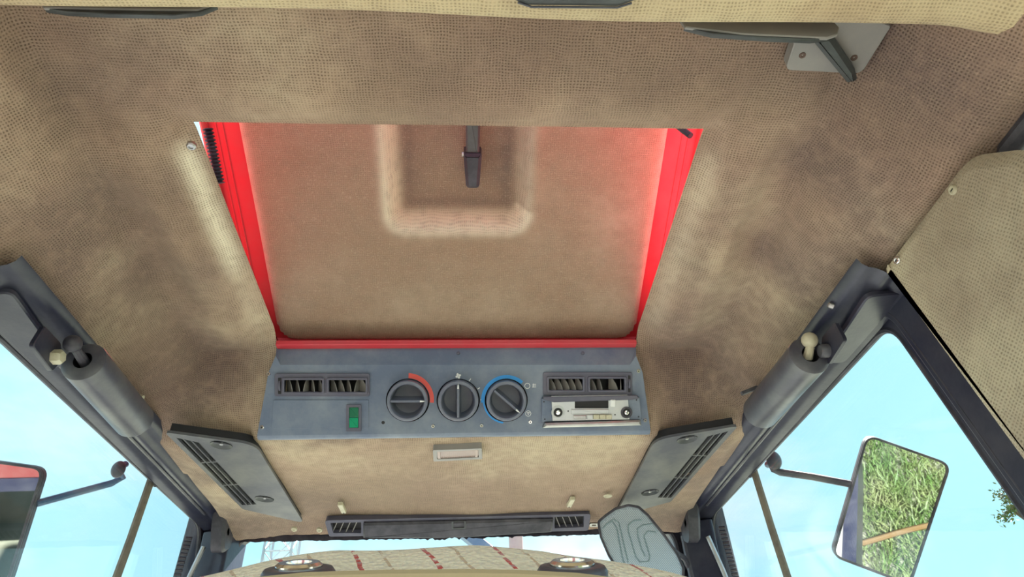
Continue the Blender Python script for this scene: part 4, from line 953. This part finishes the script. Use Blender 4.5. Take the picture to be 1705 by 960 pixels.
for i in range(nxs):
    x = -.225+.45*i/(nxs-1); top = float(np.interp(x, [c[0] for c in CR], [c[1] for c in CR])) + .0008*math.sin(60*x)
    if abs(x-.002) > .17: top -= 4*(abs(x-.002)-.17)**1.5
    for k in range(nps):
        q = k/(nps-1)*pl_[-1]; y = float(np.interp(q, pl_, [p[0] for p in PR])); z = top+float(np.interp(q, pl_, [p[1] for p in PR]))
        vs.append(Vector((x, y, z))); uv.append((x, q))
m = MB(); m.add(vs, [(i*nps+k, (i+1)*nps+k, (i+1)*nps+k+1, i*nps+k+1) for i in range(nxs-1) for k in range(nps-1)]); m.uv = uv
build(m, 'cushion', M['seatcloth'], seat, sharp=80)
m = MB(); m.prism(Fr((0, .40, -.2), (1, 0, 0), (0, 1, 0)), rect(-.20, .20, -.025, .035, .02), -.55, .20); build(m, 'frame', M['cream'], seat)
for gu, gv in ((497, 953), (953, 949)):
    c = at(gu, gv, 1, .362); g = Fr(c, (1, 0, 0), (0, .905, .425))
    m = MB(); m.lathe(g, [(.0180, -.0025), (.0180, .0), (.0165, .0022), (.012, .0028), (.010, .0018)], 36, cap=False); gr = build(m, 'headrest_grommet', M['strut'], seat, sharp=50)
    m = MB(); m.lathe(g, [(.0115, .001), (.0115, .0038), (.0100, .0050), (.0065, .0050), (.006, .001)], 28, cap=False); build(m, 'collar', M['chrome'], gr)
    m = MB(); m.lathe(g, [(.0062, .0015), (1e-4, .0015)], 20, cap=False); build(m, 'bore', M['black'], gr)
m = MB(); m.tube([at(u, v, 1, .343) for u, v in ((400, 972), (510, 961), (640, 957), (780, 956), (860, 957), (960, 962), (1040, 972))], .0025, 6); build(m, 'piping', M['cream'], seat)
m = MB(); m.prism(Fr((0, .62, -.75), (1, 0, 0), (0, 1, 0)), rect(-.24, .24, -.24, .26, .05), -.12, 0, .02); build(m, 'seat_base', M['cream'], seat)
m = MB(); m.prism(Fr((0, .62, -.87), (1, 0, 0), (0, 1, 0)), rect(-.15, .15, -.18, .18, .02), -.335, 0); build(m, 'pedestal', M['frame'], seat)

# ================================================================== OUTSIDE
G0 = -2.45
m = MB(); m.box(FL, -60, 60, -60, 90, G0-.1, G0); build(m, 'ground', M['grassground'], kind='structure', label='grass field')
# tractor yard patch of pale concrete under the left side
m = MB(); m.box(FL, -3.2, .05, -2.9, 9, G0, G0+.02); build(m, 'trim_5', M['concrete'], kind='structure', label='pale concrete yard')
# grass blades where the mirror looks
cq = hitplane(1455, 905, c0, Vector((-.35, -1, -.66)).normalized()); d = (cq-CAM).normalized(); nn = Vector((-.35, -1, -.66)).normalized(); r_ = d-2*d.dot(nn)*nn; tt = (G0-cq.z)/r_.z; hit = cq+r_*tt
print('mirror sees', hit, 'dist', tt)
vs = []; fs = []
NB = 70000
gx = np.random.uniform(.60, 4.0, NB); gy = np.random.uniform(-4.0, 1.2, NB)
clump = np.sin(gx*3.1+gy*2.3)*np.sin(gy*3.7-gx*1.9)
for i in range(NB):
    h = .06+.06*random.random()+.035*float(clump[i]); a = random.uniform(0, 6.283); w_ = .003+.003*random.random(); lean = random.uniform(.3, 1.0)*h; la = random.uniform(0, 6.283)
    x, y = float(gx[i]), float(gy[i]); dx, dy = w_*math.cos(a), w_*math.sin(a); lx, ly = lean*math.cos(la), lean*math.sin(la); k = len(vs)
    vs += [(x-dx, y-dy, G0), (x+dx, y+dy, G0), (x+lx*.4+dx*.7, y+ly*.4+dy*.7, G0+h*.65), (x+lx*.4-dx*.7, y+ly*.4-dy*.7, G0+h*.65), (x+lx, y+ly, G0+h)]
    fs += [(k, k+1, k+2, k+3), (k+3, k+2, k+4)]
m = MB(); m.v = [Vector(p) for p in vs]; m.f = fs; build(m, 'grass', M['grass'], kind='stuff', label='long bright green grass beside the cab, seen in the right mirror', cat='grass')
m = MB(); base = hit + Vector((0, 0, .17)); ex = Vector((1, -.48, 0)).normalized()
m.tube([base+ex*s_+Vector((.02*math.sin(6*s_), .1+.03*math.cos(5*s_), .02*math.sin(9*s_))) for s_ in np.linspace(-1.6, 1.6, 40)], .018, 8)
M['rope'] = mat('yellow_hose', (.11, .065, .02), .6); build(m, 'garden_hose', M['rope'], label='thin yellow-orange hose lying across the grass in the right mirror', cat='hose')
# red mudguard behind the cab on the left, seen in the left mirror
def guard(sg):
    vs = []; n1 = 24; prf = [(-.0, -.03), (0, 0), (.25, 0), (.42, 0), (.42, -.04)]
    for i in range(n1+1):
        t_ = math.radians(15+150*i/n1)
        for dx, dr in prf: r = .85+dr; vs.append(Vector((sg*(.72+dx), -1.15+r*math.cos(t_), -1.55+r*math.sin(t_))))
    m = MB(); m.add(vs, [(i*5+j, i*5+j+1, (i+1)*5+j+1, (i+1)*5+j) for i in range(n1) for j in range(4)])
    t = thing('rear_mudguard', (sg*.9, -1.15, -1.5), 'red %s rear mudguard glimpsed only in the door mirror' % ('left' if sg < 0 else 'right'), 'mudguard'); build(m, 'guard', M['red'], t)
    m = MB(); g = Fr((sg*.93, -1.15, -1.62), (0, 1, 0), (0, 0, 1)); m.lathe(g, [(.35, -.18), (.74, -.18), (.80, -.12), (.82, 0), (.80, .12), (.74, .18), (.35, .18)], 48); build(m, 'tyre', M['rubber'], t)
    m = MB()
    for k in range(22):
        q = 2*math.pi*k/22
        for s2 in (-1, 1):
            gg = Fr(g.P(.815*math.cos(q), .815*math.sin(q), s2*.09), g.ex*-math.sin(q)+g.ey*math.cos(q)+g.ez*.8*s2, g.ez*s2); m.box(gg, -.02, .02, -.10, .10, -.02, .02)
    build(m, 'tread_lugs', M['rubber'], t, kind='stuff')
guard(-1)
# red farm trailer standing behind on the left, seen only in the left mirror
tl = thing('farm_trailer', Vector((-2.0, -3.95, G0)), 'red farm trailer glimpsed only in the left door mirror', 'trailer')
TF = Fr((-2.0, -3.95, G0), (1, 0, 0), (0, 1, 0))
for nm_, bx_ in (('side_board', (-.9, .9, 1.0, 1.06)), ('side_board', (-.9, .9, -1.06, -1.0)), ('end_board', (-.9, -.84, -1.0, 1.0)), ('end_board', (.84, .9, -1.0, 1.0))):
    m = MB(); m.box(TF, *bx_, .85, 1.30); build(m, nm_, M['oldred'], tl, bevel=.01)
m = MB(); m.box(TF, -.9, .9, -1.06, 1.06, .75, .85); build(m, 'deck', M['frame'], tl)
for x_ in (-1, 1):
    for y_ in (-.9, .9):
        m = MB(); m.lathe(Fr(TF.P(x_*.75, y_, .38), (1, 0, 0), (0, 0, 1)), [(.16, -.1), (.36, -.1), (.38, -.06), (.38, .06), (.36, .1), (.16, .1)], 28); build(m, 'wheel', M['rubber'], tl)
# lattice mast far ahead
by = 20.0
mastb = thing('lattice_mast', Vector((-5.2, by, G0)), 'thin steel lattice mast seen through the left of the windscreen', 'mast')
xL, zT = at(446, 903, 1, by).x, at(470, 896, 1, by).z; xR = at(496, 903, 1, by).x; xm = (xL+xR)/2; hw = (xR-xL)/2
legs = [(xm-hw*.9, by-hw), (xm+hw*.9, by-hw), (xm+hw*.9, by+hw), (xm-hw*.9, by+hw)]
for x, y in legs:
    m = MB(); m.tube([(x, y, G0), (x, y, zT+1.2)], .035, 6); build(m, 'mast_leg', M['mast'], mastb)
m = MB(); z = G0
while z < zT+1.0:
    for i in range(4):
        (x0, y0), (x1, y1) = legs[i], legs[(i+1) % 4]; m.tube([(x0, y0, z), (x1, y1, z)], .02, 4); m.tube([(x0, y0, z), (x1, y1, z+.8)], .016, 4); m.tube([(x1, y1, z), (x0, y0, z+.8)], .016, 4)
    z += .8
build(m, 'lattice_bracing', M['mast'], mastb, kind='stuff')
# loader arm and exhaust ahead of the windscreen
ya = 3.2
m = MB(); a0, a1 = at(768, 882, 1, ya), at(822, 926, 1, ya); dirv = (a1-a0).normalized(); g = Fr(a0, dirv, (0, 1, 0)); Ls = (a1-a0).length
m.box(g, -.4, Ls+4.5, -.03, .03, -.026, .026); build(m, 'loader_arm', M['bluearm'], label='dark blue slanted bar beyond the middle of the windscreen', cat='bar', bevel=.004)
m = MB(); a0 = at(859, 905, 1, 3.4); m.lathe(Fr((a0.x, 3.4, 0), (1, 0, 0), (0, 1, 0)), [(.034, G0+.0), (.034, a0.z+.14), (.028, a0.z+.14), (.028, a0.z-.2)], 20, cap=False); build(m, 'exhaust_pipe', M['rust'], label='reddish brown exhaust pipe beyond the middle of the windscreen', cat='pipe')
# tree at the right edge
tr = thing('leafy_tree', Vector((4.6, 4.6, G0)), 'small-leaved tree branch at the right edge beyond the glass', 'tree')
m = MB(); m.tube([(5.2, 4.5, G0), (5.1, 4.6, -.5), (4.9, 4.6, 1.2), (4.75, 4.6, 2.4)], [.12, .10, .06, .02], 8); build(m, 'trunk', M['bark'], tr)
vs = []; fs = []; tw = MB()
for b_ in range(46):
    zz = random.uniform(1.0, 2.1); o_ = Vector((4.95, 4.6, zz)); tgt = Vector((random.uniform(4.08, 5.9), random.uniform(4.2, 5.3), random.uniform(1.0, 2.0)))
    if b_ < 14:
        tgt = at(random.uniform(1648, 1680)+b_*1.2, 803+b_*5+random.uniform(-4, 4), 0, 4.0); o_ = at(1730, 880, 0, 4.15)
    mid = o_.lerp(tgt, .5)+Vector((0, 0, .1)); tw.tube([o_, mid, tgt], [.012, .007, .002], 5)
    for k in range(34):
        q = random.uniform(.25 if b_ > 13 else .45, 1.0); p = (o_.lerp(mid, q*2) if q < .5 else mid.lerp(tgt, q*2-1)) + Vector((random.gauss(0, .022), random.gauss(0, .022), random.gauss(0, .022)))
        a = Vector((random.gauss(0, 1), random.gauss(0, 1), random.gauss(0, 1))).normalized(); b = a.cross(Vector((random.gauss(0, 1), random.gauss(0, 1), .3))).normalized(); n0 = len(vs); ll = random.uniform(.022, .036)
        vs += [p, p+a*ll*.5+b*ll*.22, p+a*ll, p+a*ll*.5-b*ll*.22]; fs.append((n0, n0+1, n0+2, n0+3))
build(tw, 'twigs', M['bark'], tr, kind='stuff'); m = MB(); m.v = vs; m.f = fs; build(m, 'leaves', M['leaf'], tr, kind='stuff')
